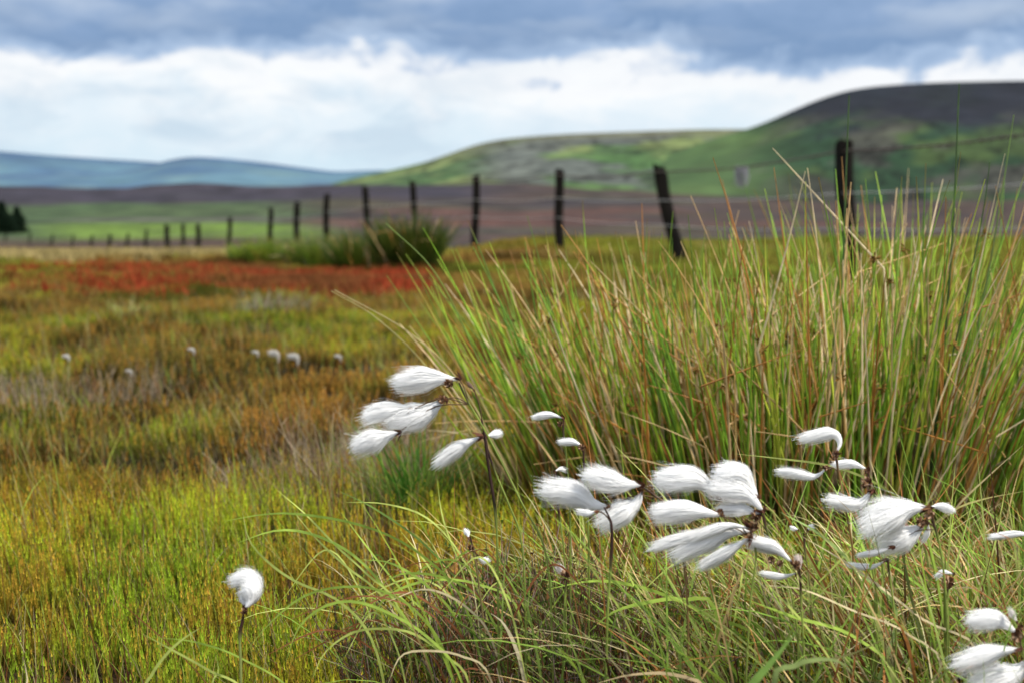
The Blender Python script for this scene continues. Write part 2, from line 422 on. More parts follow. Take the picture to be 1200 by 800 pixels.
LIME = np.array((.52, .56, .028)); GRN = np.array((.30, .42, .025)); ORG = np.array((.48, .23, .03)); BRN = np.array((.17, .10, .03)); OLV = np.array((.33, .33, .028))
def moss_col(x, y):
    a = fbm(x * 2.1, y * 1.6, 101, 5); b = fbm(x * 3.7 + 9, y * 2.6, 103, 5); c_ = fbm(x * .8, y * .7 + 3, 105, 4)
    c = mixc(LIME, GRN, sstep(.40, .60, a))
    c = mixc(c, ORG, sstep(.50, .64, b) * .55)
    midband = sstep(2.5, 3.4, y)
    c = mixc(c, OLV, midband * .55)
    c = mixc(c, BRN, sstep(.44, .60, c_) * (.25 + .55 * midband))
    c = mixc(c, np.array((.42, .19, .035)), midband * sstep(.50, .66, fbm(x * 1.6 + 4, y * .9, 107, 4)) * .6)
    c = mixc(c, GRN * .9, midband * sstep(.52, .64, fbm(x * 1.1 + 14, y * .8, 109, 4)) * .7)
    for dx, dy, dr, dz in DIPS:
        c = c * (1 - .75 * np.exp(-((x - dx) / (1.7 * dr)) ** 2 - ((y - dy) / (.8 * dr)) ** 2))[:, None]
    dark = sstep(.54, .66, fbm(x * 2.6 + 21, y * 1.7 + 6, 113, 4))
    return c * (1 - .72 * dark)[:, None]

def shoots(mb, x, y, hgt, nl, lw, ll):
    n = len(x); z = H(x, y)
    c0 = moss_col(x, y) * (0.7 + .6 * rng.random((n, 1)))
    tipc = mixc(c0, np.array((.66, .30, .05)), (rng.random(n) < .30) * .6)
    lean = rng.normal(0, .12, (n, 2)) + np.array([-.06, 0])
    base = np.stack([x, y, z - .004], -1)
    for k in range(nl):
        t = (k + .3 + .5 * rng.random(n)) / nl
        s = hgt * t
        p = base + np.stack([lean[:, 0] * s, lean[:, 1] * s, s], -1)
        ang = k * 2.4 + rng.random(n) * 1.2
        out_ = np.stack([np.cos(ang), np.sin(ang), np.zeros(n)], -1)
        side = np.stack([-np.sin(ang), np.cos(ang), np.zeros(n)], -1)
        fl = ll * (1.15 - .55 * t) * (.7 + .6 * rng.random(n))
        tip = p + out_ * (fl * .34)[:, None] + np.array([0, 0, 1.]) * (fl * 1.1)[:, None]
        hw = (lw * (1.1 - .4 * t))[:, None]
        V = np.stack([p - side * hw, p + side * hw, tip], 1)
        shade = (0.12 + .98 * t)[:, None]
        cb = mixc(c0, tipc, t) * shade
        mb.tris(V, np.repeat(cb[:, None, :], 3, 1))

mb = MB()
x, y = scatter(34000, 1.35, 3.4, -.42, .42)
hole = sstep(.56, .66, fbm(x * 4.2 + 1, y * 3.0, 117, 3)); q_ = rng.random(len(x)) > hole * .85; x, y = x[q_], y[q_]
xs, ys = scatter(9000, 1.0, 3.4, .42, .95); xl, yl = scatter(4000, 1.0, 3.4, -.75, -.42); x, y = np.concatenate([x, xs, xl]), np.concatenate([y, ys, yl])
keep = rng.random(len(x)) < np.where(x / y > .02, .55, 1.0)
x, y = x[keep], y[keep]
hg = .025 + .055 * rng.random(len(x)) ** 2 + .035 * fbm(x * 3, y * 3, 111, 2)
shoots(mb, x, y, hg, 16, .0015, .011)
x, y = scatter(56000, 3.3, 9.5, -.42, .42)
hole = sstep(.54, .64, fbm(x * 2.2 + 1, y * 1.2, 119, 4)); q_ = rng.random(len(x)) > hole * .8; x, y = x[q_], y[q_]
xs, ys = scatter(14000, 3.3, 9.5, .42, .8); xl, yl = scatter(7000, 3.3, 9.5, -.62, -.42); x, y = np.concatenate([x, xs, xl]), np.concatenate([y, ys, yl])
keep = rng.random(len(x)) < np.where(x / y > .05, .5, 1.0)
x, y = x[keep], y[keep]
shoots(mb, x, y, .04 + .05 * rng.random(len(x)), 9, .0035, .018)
tag(mb.build("moss_carpet", M_MOSS), "low feathery carpet of yellow green and rusty moorland moss", "ground cover", kind="stuff")

# thin short grass through the moss
mb = MB()
def thin_grass(n, y0, y1, a0, a1, Lm, wd, cols, lean=.35, dens=None, k=6):
    x, y = scatter(n, y0, y1, a0, a1)
    if dens is not None:
        kp = rng.random(n) < dens(x, y); x, y = x[kp], y[kp]
    n = len(x)
    base = np.stack([x, y, H(x, y) - .005], -1)
    phi = rng.normal(math.pi, 1.3, n)
    P = blades(base, phi, np.abs(rng.normal(.1, lean, n)), np.abs(rng.normal(.35, .4, n)), Lm * (.5 + rng.random(n)), k)
    t = np.linspace(0, 1, k)
    W = wd * (.7 + .6 * rng.random(n))[:, None] * (1 - t ** 2 * .9)[None, :]
    cols = np.asarray(cols); ci = cols[rng.integers(0, len(cols), n)] * (.6 + .7 * rng.random((n, 1)))
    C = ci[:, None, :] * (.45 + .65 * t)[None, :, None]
    sa = rng.random(n) * 2 * math.pi
    side = np.stack([np.cos(sa), np.sin(sa) * .5, np.zeros(n)], -1)
    mb.ribbons(P, W, C, side)
GR = [(.26, .36, .05), (.36, .40, .08), (.40, .27, .09), (.52, .42, .20), (.26, .15, .04), (.30, .11, .035)]
thin_grass(9000, 1.4, 4.0, -.42, .1, .085, .0008, GR + [(.30, .36, .06), (.14, .05, .025)], .2)
lit_ = lambda x, y: sstep(.52, .64, fbm(x * 2.2 + 31, y * 1.6, 161, 3))
thin_grass(9000, 1.6, 6.5, -.42, .05, .10, .0009, [(.52, .42, .24), (.42, .30, .16), (.32, .22, .13)], .9, lit_)
tall_ = lambda x, y: sstep(.55, .66, fbm(x * 1.7 + 51, y * 1.2, 163, 3))
thin_grass(6000, 2.0, 8, -.42, .05, .15, .0011, [(.34, .42, .06), (.26, .36, .05), (.44, .36, .14)], .25, tall_)
thin_grass(11000, 3.5, 10, -.5, .6, .12, .0016, GR)
thin_grass(2500, 1.0, 3.5, .3, .95, .16, .0013, GR)
tag(mb.build("moorland_grass", M_GRASS), "thin short grass growing up through the moss", "grass", kind="stuff")

# mid-distance rough grassland up to the brow
def red_zone(x, y):
    a = x / y
    e = .12 * (fbm(x * .5, y * .9, 121, 3) - .5)
    q = y * (1 + e * 2)
    dens = sstep(10.3, 11.2, q) * (1 - sstep(14.2, 16.0, q)) * (1 - sstep(-.072, -.05, a))
    left = sstep(-.34, -.20, a)
    brk = sstep(.40, .56, fbm(x * .55 + 3, y * .9, 125, 4))
    lft = sstep(-.24, -.17, a)
    return dens * np.maximum(lft * (.35 + .5 * brk), brk * .4)
def mead_col(x, y):
    n = fbm(x * .5, y * .35, 131, 4); m = fbm(x * .9 + 5, y * .4, 133, 3)
    c = mixc((.21, .22, .025), (.23, .13, .03), sstep(.42, .62, n))
    c = c * (1 - .6 * sstep(.54, .66, fbm(x * 1.0 + 3, y * .5, 137, 4)))[:, None]
    c = mixc(c, (.24, .12, .035), sstep(.55, .7, m) * .7 * (1 - sstep(12, 16, y)))
    c = mixc(c, (.50, .38, .17), sstep(18, 24, y) * sstep(.45, .6, fbm(x * .35, y * .25, 135, 3)) * .9 * (1 - sstep(-.1, 0., x / y)))
    c = mixc(c, (.20, .225, .028), sstep(0.0, .12, x / y) * .65)
    return c
def tufts(mb, x, y, hgt, nb, wd, colf, spread):
    n = len(x)
    c0 = colf(x, y) * (.65 + .7 * rng.random((n, 1)))
    for k in range(nb):
        bx = x + rng.normal(0, spread, n); by = y + rng.normal(0, spread, n)
        base = np.stack([bx, by, H(bx, by) - .01], -1)
        P = blades(base, rng.normal(math.pi, 1.4, n), np.abs(rng.normal(.15, .2, n)), np.abs(rng.normal(.3, .3, n)), hgt * (.5 + .9 * rng.random(n)), 4)
        t = np.linspace(0, 1, 4)
        sa = rng.normal(0, .5, n)
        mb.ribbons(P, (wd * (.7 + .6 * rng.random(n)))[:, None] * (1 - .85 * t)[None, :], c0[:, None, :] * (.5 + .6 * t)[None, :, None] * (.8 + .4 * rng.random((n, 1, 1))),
                   np.stack([np.cos(sa), np.sin(sa), np.zeros(n)], -1))
mb = MB()
x, y = scatter(56000, 8.5, 18, -.55, .60); k_ = rng.random(len(x)) > red_zone(x, y) * .93; x, y = x[k_], y[k_]
tufts(mb, x, y, np.full(len(x), .055) + .03 * fbm(x, y, 3, 2), 4, .007, mead_col, .03)
x, y = scatter(52000, 17, 38, -.52, .55)
tufts(mb, x, y, 0.04 + .09 * sstep(.45, .65, fbm(x * .6, y * .3, 141, 3)), 4, .012, mead_col, .06)
x, y = scatter(7000, 19, 34, -.42, -.16); k_ = rng.random(len(x)) < .15 + .85 * sstep(.45, .6, fbm(x * .5, y * .4, 151, 3)); x, y = x[k_], y[k_]
tufts(mb, x, y, np.full(len(x), .17), 5, .014, lambda x, y: mixc((.40, .31, .14), (.24, .19, .06), fbm(x, y, 153, 2)), .08)
x, y = scatter(12000, 37, 75, -.42, .10)
tufts(mb, x, y, np.full(len(x), .15), 4, .02, mead_col, .08)
tag(mb.build("rough_grass", M_FAR), "olive and straw rough grassland stretching back to the fence", "grass", kind="stuff")
mb = MB()
x, y = scatter(26000, 10.2, 18.5, -.42, .03); k_ = rng.random(len(x)) < red_zone(x, y); x, y = x[k_], y[k_]
tufts(mb, x, y, np.full(len(x), .085), 5, .010, lambda x, y: mixc((.30, .050, .018), (.19, .066, .022), sstep(.4, .62, fbm(x * 1.2, y * .9, 145, 3))), .03)
tag(mb.build("red_bog_plants", M_FAR), "rusty red band of low bog plants across the meadow", "ground cover", kind="stuff")

# ------------------------------------------------------------------ fence
posts = [  # px top, py top, px foot, distance, half width
    (1352, 118, 1366, 8.6, .072), (990, 168, 1001, 12.1, .072), (771, 195, 801, 17.7, .080), (654, 200, 657, 22, .070), (557, 206, 557, 25, .066),
    (484, 213, 484, 28.5, .07), (429, 219, 430, 31, .07), (384, 227, 381, 33.5, .075), (348, 238, 349, 38, .09), (317, 244, 318, 41.5, .075),
    (269, 255, 269, 46, .075), (232, 263, 233, 50, .09), (215, 263, 215, 55, .075), (196, 264, 197, 60, .12), (172, 270, 172, 72, .08), (150, 274, 150, 84, .09),
    (129, 276, 129, 95, .12), (108, 276, 108, 105, .09), (86, 276, 86, 116, .09), (62, 275, 62, 128, .10), (36, 274, 36, 140, .10), (8, 273, 8, 152, .10)]
f0 = at(993, 330, 12.1); f0[2] = float(H(f0[0], f0[1]))
fence = thing("fence", f0, "long wire fence on dark weathered wooden posts crossing the moor", "fence")
def rel(v): return np.asarray(v) - f0
tops = []
post_labels = {1: "dark post nearest the tall rushes", 2: "black post leaning steeply to the left"}
for i, (px, py, pfx, d, hw) in enumerate(posts):
    T = at(px, py, d); B = at(pfx, py + 100, d); B = np.array([B[0], d, float(H(B[0], d)) - .15])
    tops.append(T)
    m = MB(); sides = 10; rows = 12
    ang = np.arange(sides) * 2 * math.pi / sides
    rad = (np.abs(np.cos(ang)) ** 6 + np.abs(np.sin(ang)) ** 6) ** (-1 / 6.0) * .92
    rad = rad * (1 + .12 * (rng.random(sides) - .5)); yaw = rng.random() * .5
    rings = []
    for r in range(rows):
        t = r / (rows - 1)
        c = B + (T - B) * t + np.array([.02 * math.sin(t * 5 + i), 0, 0])
        wob = 1 + .10 * (rng.random(sides) - .5)
        q = hw * rad * wob * (1.02 - .08 * t)
        ring = np.stack([c[0] + q * np.cos(ang + yaw), c[1] + q * np.sin(ang + yaw), np.full(sides, c[2])], -1)
        if r == rows - 1:
            ring[:, 2] += (np.cos(ang + i * 1.7) * .35 + .5 * (rng.random(sides) - .5)) * hw
        rings.append(ring)
    m.grid(rel(np.array(rings)), np.full(3, .05), closed=True); m.fan(rel(rings[-1]), np.full(3, .05))
    p = m.build("post", M_WOOD, fence, smooth=False)
    if i in post_labels: p["label"] = post_labels[i]
def wire(drop, r, colr, sag, barbs):
    pts = []
    for (a, b) in zip(range(len(tops) - 1), range(1, len(tops))):
        A = tops[a] + np.array([-.02, -.09, -drop]); B_ = tops[b] + np.array([-.02, -.09, -drop])
        for t in np.linspace(0, 1, 10)[:-1]:
            q = A + (B_ - A) * t; q[2] -= sag * math.sin(math.pi * t); pts.append(q)
    P = rel(np.array(pts)); m = MB()
    if barbs:
        for s_ in (0, math.pi):
            Q = spline(P[:40], 700); th = np.arange(700) * .9 + s_
            Q = Q + np.stack([np.cos(th), np.zeros(700), np.sin(th)], -1) * r * .8
            m.tubes(Q[None], np.full((1, 700), r * .7), np.array(colr), 4)
        m.tubes(P[None, 36:], np.full((1, len(P) - 36), r), np.array(colr), 4)
        Q = spline(P[:40], 2000); dl = np.concatenate([[0], np.cumsum(np.linalg.norm(np.diff(Q, axis=0), axis=1))])
        for s_ in np.arange(.05, dl[-1], .13):
            c = Q[np.searchsorted(dl, s_)]
            for q in range(2):
                v = rng.normal(0, 1, 3); v[1] *= .3; v = v / np.linalg.norm(v) * .026
                m.tubes(np.stack([c - v, c, c + v])[None], np.array([[.001, .005, .001]]), np.array(colr), 4)
    else:
        m.tubes(P[None], np.full((1, len(P)), r), np.array(colr), 5)
    return m.build("barbed_wire" if barbs else "wire", M_WIRE, fence)
wire(.07, .0068, (.05, .035, .025), .05, True)
wire(.42, .005, (.30, .29, .28), .03, False)
wire(.72, .005, (.26, .25, .24), .03, False)

# scrap hanging from the wire
sc = at(869, 197, 14.9)
m = MB()
for q in range(140):
    o_ = rng.normal(0, .02, 3) * np.array([1.3, .7, .5]); L_ = .06 + .14 * rng.random()
    P = np.stack([sc + o_ + np.array([.02 * math.sin(q + 5 * t) * t, .01 * t, -L_ * t]) for t in np.linspace(0, 1, 6)])
    m.tubes(P[None], np.linspace(.006, .002, 6)[None], np.array((.34, .34, .37)), 4)
tag(m.build("wool_scrap", M_DRY, origin=sc), "small pale grey scrap of wool caught on the top fence wire", "wool")

# ------------------------------------------------------------------ conifers at the far left
def conifer(px, d, h, hw, label):
    B = at(px, 290, d); B[2] = float(H(B[0], d)); t_ = thing("conifer", B, label, "tree", "dark conifers at the far left")
    m = MB(); P = np.stack([np.array([0, 0, -.2]) + np.array([.03 * h * math.sin(s * 3), 0, h * .96 * s]) for s in np.linspace(0, 1, 8)])
    m.tubes(P[None], np.linspace(.035 * h, .004 * h, 8)[None], np.array((.05, .035, .02)), 6); m.build("trunk", M_DRY, t_)
    m = MB(); n = 5200
    t = rng.random(n) ** .8; ang = rng.random(n) * 2 * math.pi
    whorl = .75 + .25 * np.sin(t * 40 + np.sin(ang * 3) * 1.5)
    rr = hw * (1 - t ** 1.7) * whorl * np.sqrt(.15 + .85 * rng.random(n)) * (.45 + .9 * vnoise(ang * 1.6 + 20, t * 5 + px, 7))
    c = np.stack([rr * np.cos(ang), rr * np.sin(ang), h * (.08 + .92 * t) - rr * .25], -1)
    s = .045 * h
    V = c[:, None, :] + rng.normal(0, s, (n, 3, 3)) * np.array([1, 1, .55])
    m.tris(V, (np.array((.012, .026, .013)) * (.5 + rng.random((n, 1))))[:, None, :]); m.build("crown", M_FAR, t_)
conifer(3, 200, 4.4, 2.3, "taller dark conifer cut by the left edge of the photo")
conifer(21, 205, 3.7, 1.9, "shorter dark conifer just right of the edge one")

# ------------------------------------------------------------------ rushes
def tussock(px, d, rad, n, Lm, Ls, splay, lean, label, nclus, dry=.44, thick=.0029, far=False, hero=(), shade=1.0):
    cx = (px - 600) / F * d; c0 = np.array([cx, d, float(H(cx, d))])
    t_ = thing("rush_tussock", c0, label, "rush", "tussocks of soft rush far back" if far else "big rush tussocks")
    k = 12
    def stems(n, dryq):
        r = rad * np.sqrt(rng.random(n)); a = rng.random(n) * 2 * math.pi
        bx, by = r * np.cos(a), r * np.sin(a) * .8
        base = np.stack([bx, by, H(cx + bx, d + by) - c0[2] - .01], -1)
        vx = bx / rad * splay + rng.normal(0, .09, n) + lean; vy = by / rad * splay + rng.normal(0, .10, n)
        phi = np.arctan2(vy, vx); th0 = np.hypot(vx, vy)
        kap = np.clip(rng.normal(.10, .12, n), -.1, .6) + (dryq * np.abs(rng.normal(.05, .12, n)))
        Ln = np.clip(Lm * (.62 + .62 * rng.random(n) ** 1.5) + rng.normal(0, Ls * .5, n), Lm * .4, Lm * 1.5) * (1 - .25 * np.clip(th0 - .3, 0, 1))
        P = blades(base, phi, th0, kap, Ln, k)
        t = np.linspace(0, 1, k)
        R = (thick * (.65 + .6 * rng.random(n)))[:, None] * (1 - .82 * t ** 1.6)[None, :]
        return P, R, t
    P, R, t = stems(int(n * (1 - dry)), 0)
    nn = len(P)
    g0 = np.array([(.23, .41, .035), (.34, .49, .04), (.13, .27, .025), (.46, .52, .06)])[rng.integers(0, 4, nn)] * (.7 + .6 * rng.random((nn, 1)))
    base_c = np.where(rng.random((nn, 1)) < .5, np.array([[.30, .14, .035]]), np.array([[.16, .20, .03]])) * np.ones((nn, 3))
    bl = np.clip((.38 - t) / .38, 0, 1)[None, :, None]
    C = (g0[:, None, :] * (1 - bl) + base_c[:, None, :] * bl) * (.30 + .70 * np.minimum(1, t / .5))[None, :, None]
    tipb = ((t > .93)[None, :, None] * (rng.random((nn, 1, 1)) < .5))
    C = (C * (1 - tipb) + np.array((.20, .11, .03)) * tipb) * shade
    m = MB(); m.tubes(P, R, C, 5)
    for hpts, hd, hr, hc in hero:
        Q = spline([at(a, b, hd) for a, b in hpts], 20) - c0
        m.tubes(Q[None], np.linspace(hr, hr * .35, 20)[None], np.array(hc), 6)
    o = m.build("green_stems", M_RUSH, t_); o["kind"] = "stuff"
    Pd, Rd, t = stems(int(n * dry), 1)
    nn = len(Pd)
    # some dry stems are snapped: bend the top part over
    br = rng.random(nn) < .16
    for i in np.where(br)[0]:
        j = rng.integers(4, 9); piv = Pd[i, j].copy(); v = Pd[i, j:] - piv
        ang = rng.choice([-1, 1]) * (.5 + 1.0 * rng.random()); ca, sa = math.cos(ang), math.sin(ang)
        Pd[i, j:] = piv + np.stack([v[:, 0] * ca + v[:, 2] * sa, v[:, 1], -v[:, 0] * sa + v[:, 2] * ca], -1)
    g0 = np.array([(.66, .44, .18), (.74, .54, .27), (.52, .27, .07), (.46, .20, .045), (.80, .66, .42)])[rng.integers(0, 5, nn)] * (.7 + .5 * rng.random((nn, 1)))
    bl = np.clip((.4 - t) / .4, 0, 1)[None, :, None]
    C = g0[:, None, :] * (1 - bl) + np.array((.32, .14, .035)) * bl
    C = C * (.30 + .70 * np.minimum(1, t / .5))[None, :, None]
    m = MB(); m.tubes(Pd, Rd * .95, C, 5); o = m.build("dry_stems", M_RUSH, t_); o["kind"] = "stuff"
    idx = rng.choice(len(P), nclus, replace=False) if nclus else []
    for i in idx:
        j = rng.integers(k - 4, k - 1); c = P[i, j]
        m = MB(); s = .0048 + .0025 * rng.random(); q = rng.integers(9, 16)
        cc = c + np.array([rng.choice([-1, 1]) * .004, -.003, 0])
        for z_ in range(q):
            o_ = rng.normal(0, 1, 3); o_ = o_ / np.linalg.norm(o_)
            a_ = cc; b_ = cc + o_ * s * (.9 + .9 * rng.random())
            pts = a_ + (b_ - a_) * np.linspace(0, 1.3, 5)[:, None]
            m.tubes(pts[None], np.array([[.0004, .0006, .0016, .0014, .0003]]), np.array((.22, .125, .03)) * (.5 + .8 * rng.random()), 5)
        m.build("flower_cluster", M_DRY, t_)

tussock(705, 2.75, .16, 300, .48, .08, .32, -.15, "left part of the rush clump, thin stems splaying over the meadow", 10,
        hero=[([(560, 520), (500, 430), (440, 372), (388, 341)], 2.6, .0022, (.34, .30, .10)), ([(600, 560), (540, 450), (480, 390), (392, 340)], 2.55, .002, (.46, .38, .17)),
              ([(640, 600), (560, 420), (510, 320), (452, 262)], 2.6, .0024, (.16, .24, .04))])
tussock(800, 2.60, .16, 380, .45, .08, .26, -.10, "straw coloured rush tussock left of centre of the clump", 14, dry=.52)
tussock(915, 2.50, .16, 400, .47, .08, .24, -.03, "rush tussock in front of the nearest fence post", 16, dry=.48,
        hero=[([(988, 640), (986, 420), (990, 250), (995, 112)], 2.45, .0032, (.05, .10, .02))])
tussock(1035, 2.45, .16, 370, .55, .09, .24, .05, "tall rush tussock with brown bases right of the post", 22, dry=.46,
        hero=[([(1080, 640), (1105, 420), (1117, 260), (1124, 98)], 2.4, .0032, (.05, .10, .02)), ([(1060, 620), (1120, 400), (1150, 260), (1160, 190)], 2.4, .0026, (.045, .09, .02)),
              ([(1085, 640), (1150, 360), (1172, 240), (1188, 135)], 2.42, .0026, (.13, .20, .05))])
tussock(1150, 2.50, .16, 360, .57, .09, .30, .20, "rush tussock at the right edge leaning outward", 16, dry=.40)
tussock(1285, 2.6, .14, 220, .52, .09, .3, .05, "rush stems crossing in from beyond the right edge", 4, dry=.45)
tussock(860, 3.25, .26, 180, .40, .09, .3, -.02, "hazy green rushes behind the front tussocks", 0, dry=.25)
tussock(1080, 3.2, .26, 240, .56, .09, .3, .02, "hazy green rushes between the post and right edge, farther back", 0, dry=.25)
for px, d, rd, h, sh, lab in [(478, 14.6, .24, .52, .24, "darkest far rush tussock beside the red band's right end"), (432, 15.6, .30, .44, .28, "middle rounded far rush tussock behind the red band"),
                      (378, 16.6, .36, .36, .42, "lower far rush tussock left of the middle one"), (312, 17.6, .38, .28, .6, "smallest yellowish rush tussock under the fence posts")]:
    tussock(px, d, rd, 1100, h, .08, .5, -.04, lab, 0, dry=.06, thick=.008, far=True, shade=sh)

# ------------------------------------------------------------------ foreground grass
mb = MB()
def fg_grass(n, y0, y1, pl, pr, Lm, wd, cols, lean0=.35, kap=.8, k=10, bias=math.pi):
    y = y0 + (y1 - y0) * rng.random(n); px = pl + (pr - pl) * rng.random(n) ** .85
    x = (px - 600) / F * y
    base = np.stack([x, y, H(x, y) - .01], -1)
    phi = np.where(rng.random(n) < .68, rng.normal(bias, .75, n), rng.random(n) * 2 * math.pi)
    P = blades(base, phi, np.abs(rng.normal(lean0, .22, n)), np.abs(rng.normal(kap, .45, n)), Lm * np.interp(y, [1.3, 1.7, 2.1, 2.5], [1.15, 1.0, .62, .36]) * (.5 + .85 * rng.random(n)), k)
    t = np.linspace(0, 1, k)
    W = (wd * (.6 + .7 * rng.random(n)))[:, None] * (np.minimum(1, t * 4 + .5) * (1 - t ** 2.2 * .93))[None, :]
    cols = np.asarray(cols); ci = np.minimum(cols[rng.integers(0, len(cols), n)] * (.7 + .7 * rng.random((n, 1))), .85)
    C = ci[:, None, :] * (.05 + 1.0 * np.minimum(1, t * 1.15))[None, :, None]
    sa = phi + math.pi / 2 + rng.normal(0, .5, n)
    side = np.stack([np.cos(sa), np.sin(sa), rng.normal(0, .35, n)], -1); side /= np.linalg.norm(side, axis=1, keepdims=True)
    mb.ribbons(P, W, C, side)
G1 = [(.26, .40, .06), (.19, .32, .045), (.35, .46, .10), (.30, .42, .05), (.42, .46, .13), (.66, .56, .30), (.56, .40, .17), (.38, .16, .05)]
fg_grass(1150, 1.55, 2.3, 690, 1300, .30, .0019, G1)
fg_grass(260, 1.6, 2.4, 520, 720, .24, .0014, G1)
fg_grass(560, 1.30, 2.0, 780, 1300, .28, .0017, G1, .45, .9)
fg_grass(160, 1.45, 2.2, 440, 800, .28, .0013, G1, .4, .9)
fg_grass(420, 1.5, 2.3, 600, 1250, .27, .0012, [(.62, .52, .32), (.5, .36, .18), (.42, .2, .07)], .6, .9)
fg_grass(160, 1.4, 2.1, 640, 1250, .30, .0014, [(.12, .05, .03), (.16, .07, .03), (.10, .10, .03)], .12, .2)
tag(mb.build("grass", M_GRASS), "tangle of long green and straw grass blades below the rushes", "grass", kind="stuff")

# arching blades of the sedge tuft at lower left of the clump, and single long blades
def arch(mb, pts, d, hw, colr, foot=None, d_tip=None, root=None):
    n = len(pts); dt = d if d_tip is None else d_tip
    Q = [at(px, py, dt + (d - dt) * i / (n - 1)) for i, (px, py) in enumerate(pts)]
    last = Q[-1]
    fx = last[0] + (.02 if foot is None else foot); gz = float(H(fx, last[1] + .03))
    if root is not None:
        Q.append(np.array([root[0] + rng.normal(0, .012), root[1] + rng.normal(0, .012), root[2] - .01]))
    elif last[2] > gz + .02: Q.append(np.array([fx, last[1] + .03, gz - .01]))
    S = spline(Q, 30); t = np.linspace(1, 0, 30)                     # t=1 tip
    T = np.gradient(S, axis=0); T /= np.linalg.norm(T, axis=1, keepdims=True)
    vw = S - np.array([0, 0, CAM_Z]); sd = np.cross(T, vw); sd /= np.linalg.norm(sd, axis=1, keepdims=True) + 1e-9
    tw = .5 * np.sin(np.linspace(0, 3, 30) + pts[0][0])[:, None]
    sd = sd * np.cos(tw) + np.cross(T, sd) * np.sin(tw)
    W = hw * .66 * np.minimum(1, (1 - t) * 5 + .08)
    C = np.array(colr)[None, :] * (.55 + .5 * t)[:, None]
    mb.ribbons(S[None], W[None], C[None], sd[None])
LG = (.36, .50, .08); PG = (.54, .62, .15); DG = (.15, .24, .05); ST = (.66, .55, .32); RD = (.26, .10, .04)
tb = at(545, 790, 1.62); tb[2] = float(H(tb[0], tb[1]))
mb = MB()
for pts, d, hw, c in [
    ([(284, 598), (292, 632), (312, 656), (345, 680), (400, 706), (440, 760)], 1.55, .0022, PG), ([(264, 610), (310, 602), (352, 602), (420, 614), (480, 640), (535, 690), (560, 760)], 1.58, .0022, LG),
    ([(280, 635), (318, 622), (352, 622), (392, 636), (428, 662), (462, 705), (500, 770)], 1.60, .0026, LG), ([(345, 600), (372, 632), (408, 665), (440, 690), (480, 740)], 1.6, .0018, PG),
    ([(325, 574), (358, 602), (395, 640), (430, 672), (470, 720)], 1.6, .0018, PG), ([(290, 760), (318, 728), (356, 698), (402, 687), (448, 692), (490, 718), (525, 775)], 1.52, .0021, LG),
    ([(335, 775), (350, 735), (378, 711), (412, 704), (452, 716), (500, 745), (540, 795)], 1.50, .0023, LG), ([(366, 795), (380, 765), (410, 742), (445, 736), (485, 742), (525, 770), (550, 800)], 1.5, .002, PG),
    ([(330, 730), (372, 712), (420, 698), (470, 706), (520, 740)], 1.56, .0014, RD), ([(345, 630), (370, 658), (400, 700), (420, 745), (432, 800)], 1.6, .0012, RD),
    ([(400, 600), (430, 640), (470, 690), (520, 745)], 1.66, .0018, LG), ([(395, 574), (440, 596), (500, 640), (545, 700)], 1.7, .0018, DG),
    ([(405, 588), (452, 590), (500, 606), (540, 650), (570, 720)], 1.7, .0017, PG), ([(420, 655), (460, 660), (505, 690), (540, 740)], 1.6, .0022, LG),
    ([(440, 690), (470, 672), (520, 676), (560, 700), (590, 760)], 1.6, .0022, LG), ([(452, 705), (500, 690), (548, 712), (580, 760)], 1.55, .0018, ST),
    ([(468, 620), (500, 660), (530, 710), (550, 780)], 1.66, .0016, PG), ([(512, 560), (520, 610), (545, 680), (560, 760)], 1.7, .0015, PG),
    ([(455, 800), (470, 768), (500, 762), (540, 768), (575, 795)], 1.48, .0018, ST), ([(575, 718), (590, 730), (605, 760), (615, 800)], 1.5, .0032, (.60, .52, .33)),
    ([(430, 740), (452, 700), (500, 680), (560, 684), (610, 720)], 1.62, .0022, LG)]:
    arch(mb, pts, d, hw, c)
for q in range(22):
    a0 = rng.uniform(430, 640); l = rng.uniform(60, 190); h = rng.uniform(40, 150); b = rng.uniform(770, 830)
    s = -1 if rng.random() < .75 else 1
    arch(mb, [(a0 + s * l, b - h * rng.uniform(.4, .8)), (a0 + s * l * .55, b - h), (a0 + s * l * .2, b - h * .6), (a0, b)], rng.uniform(1.5, 1.7), rng.uniform(.0009, .002), [LG, PG, DG, ST, LG, RD][rng.integers(0, 6)])
m_ = mb; o = m_.build("sedge_tuft", M_GRASS, origin=tb)
tag(o, "arching sedge tuft whose long leaves droop left over the moss", "sedge")
mb = MB()
tb = at(235, 830, 1.5); tb[2] = float(H(tb[0], tb[1]))
for pts, d, hw, c in [([(237, 734), (216, 747), (196, 765), (178, 790), (172, 815)], 1.46, .0024, PG), ([(165, 741), (200, 760), (245, 785), (290, 815)], 1.44, .0018, PG),
                      ([(178, 746), (230, 752), (285, 772), (345, 815)], 1.47, .0014, LG), ([(252, 765), (256, 785), (250, 812)], 1.45, .0014, PG), ([(132, 698), (170, 730), (215, 770), (250, 815)], 1.5, .0009, RD),
                      ([(28, 772), (32, 795), (33, 820)], 1.45, .0014, ST)]:
    arch(mb, pts, d, hw, c)
tag(mb.build("grass_tuft", M_GRASS, origin=tb), "few crossing grass blades at lower left below the single cotton head", "grass")
tb = at(900, 900, 1.15); tb[2] = float(H(tb[0], tb[1]))
mb = MB(); arch(mb, [(934, 738), (918, 758), (900, 780), (878, 806), (860, 840)], 1.15, .0058, (.20, .33, .07)); arch(mb, [(1000, 790), (985, 775), (960, 772), (930, 780), (905, 812)], 1.2, .004, (.20, .26, .08))
tag(mb.build("leaf_blade", M_GRASS, origin=tb), "broad bright green leaf blade poking up at the bottom edge", "grass")
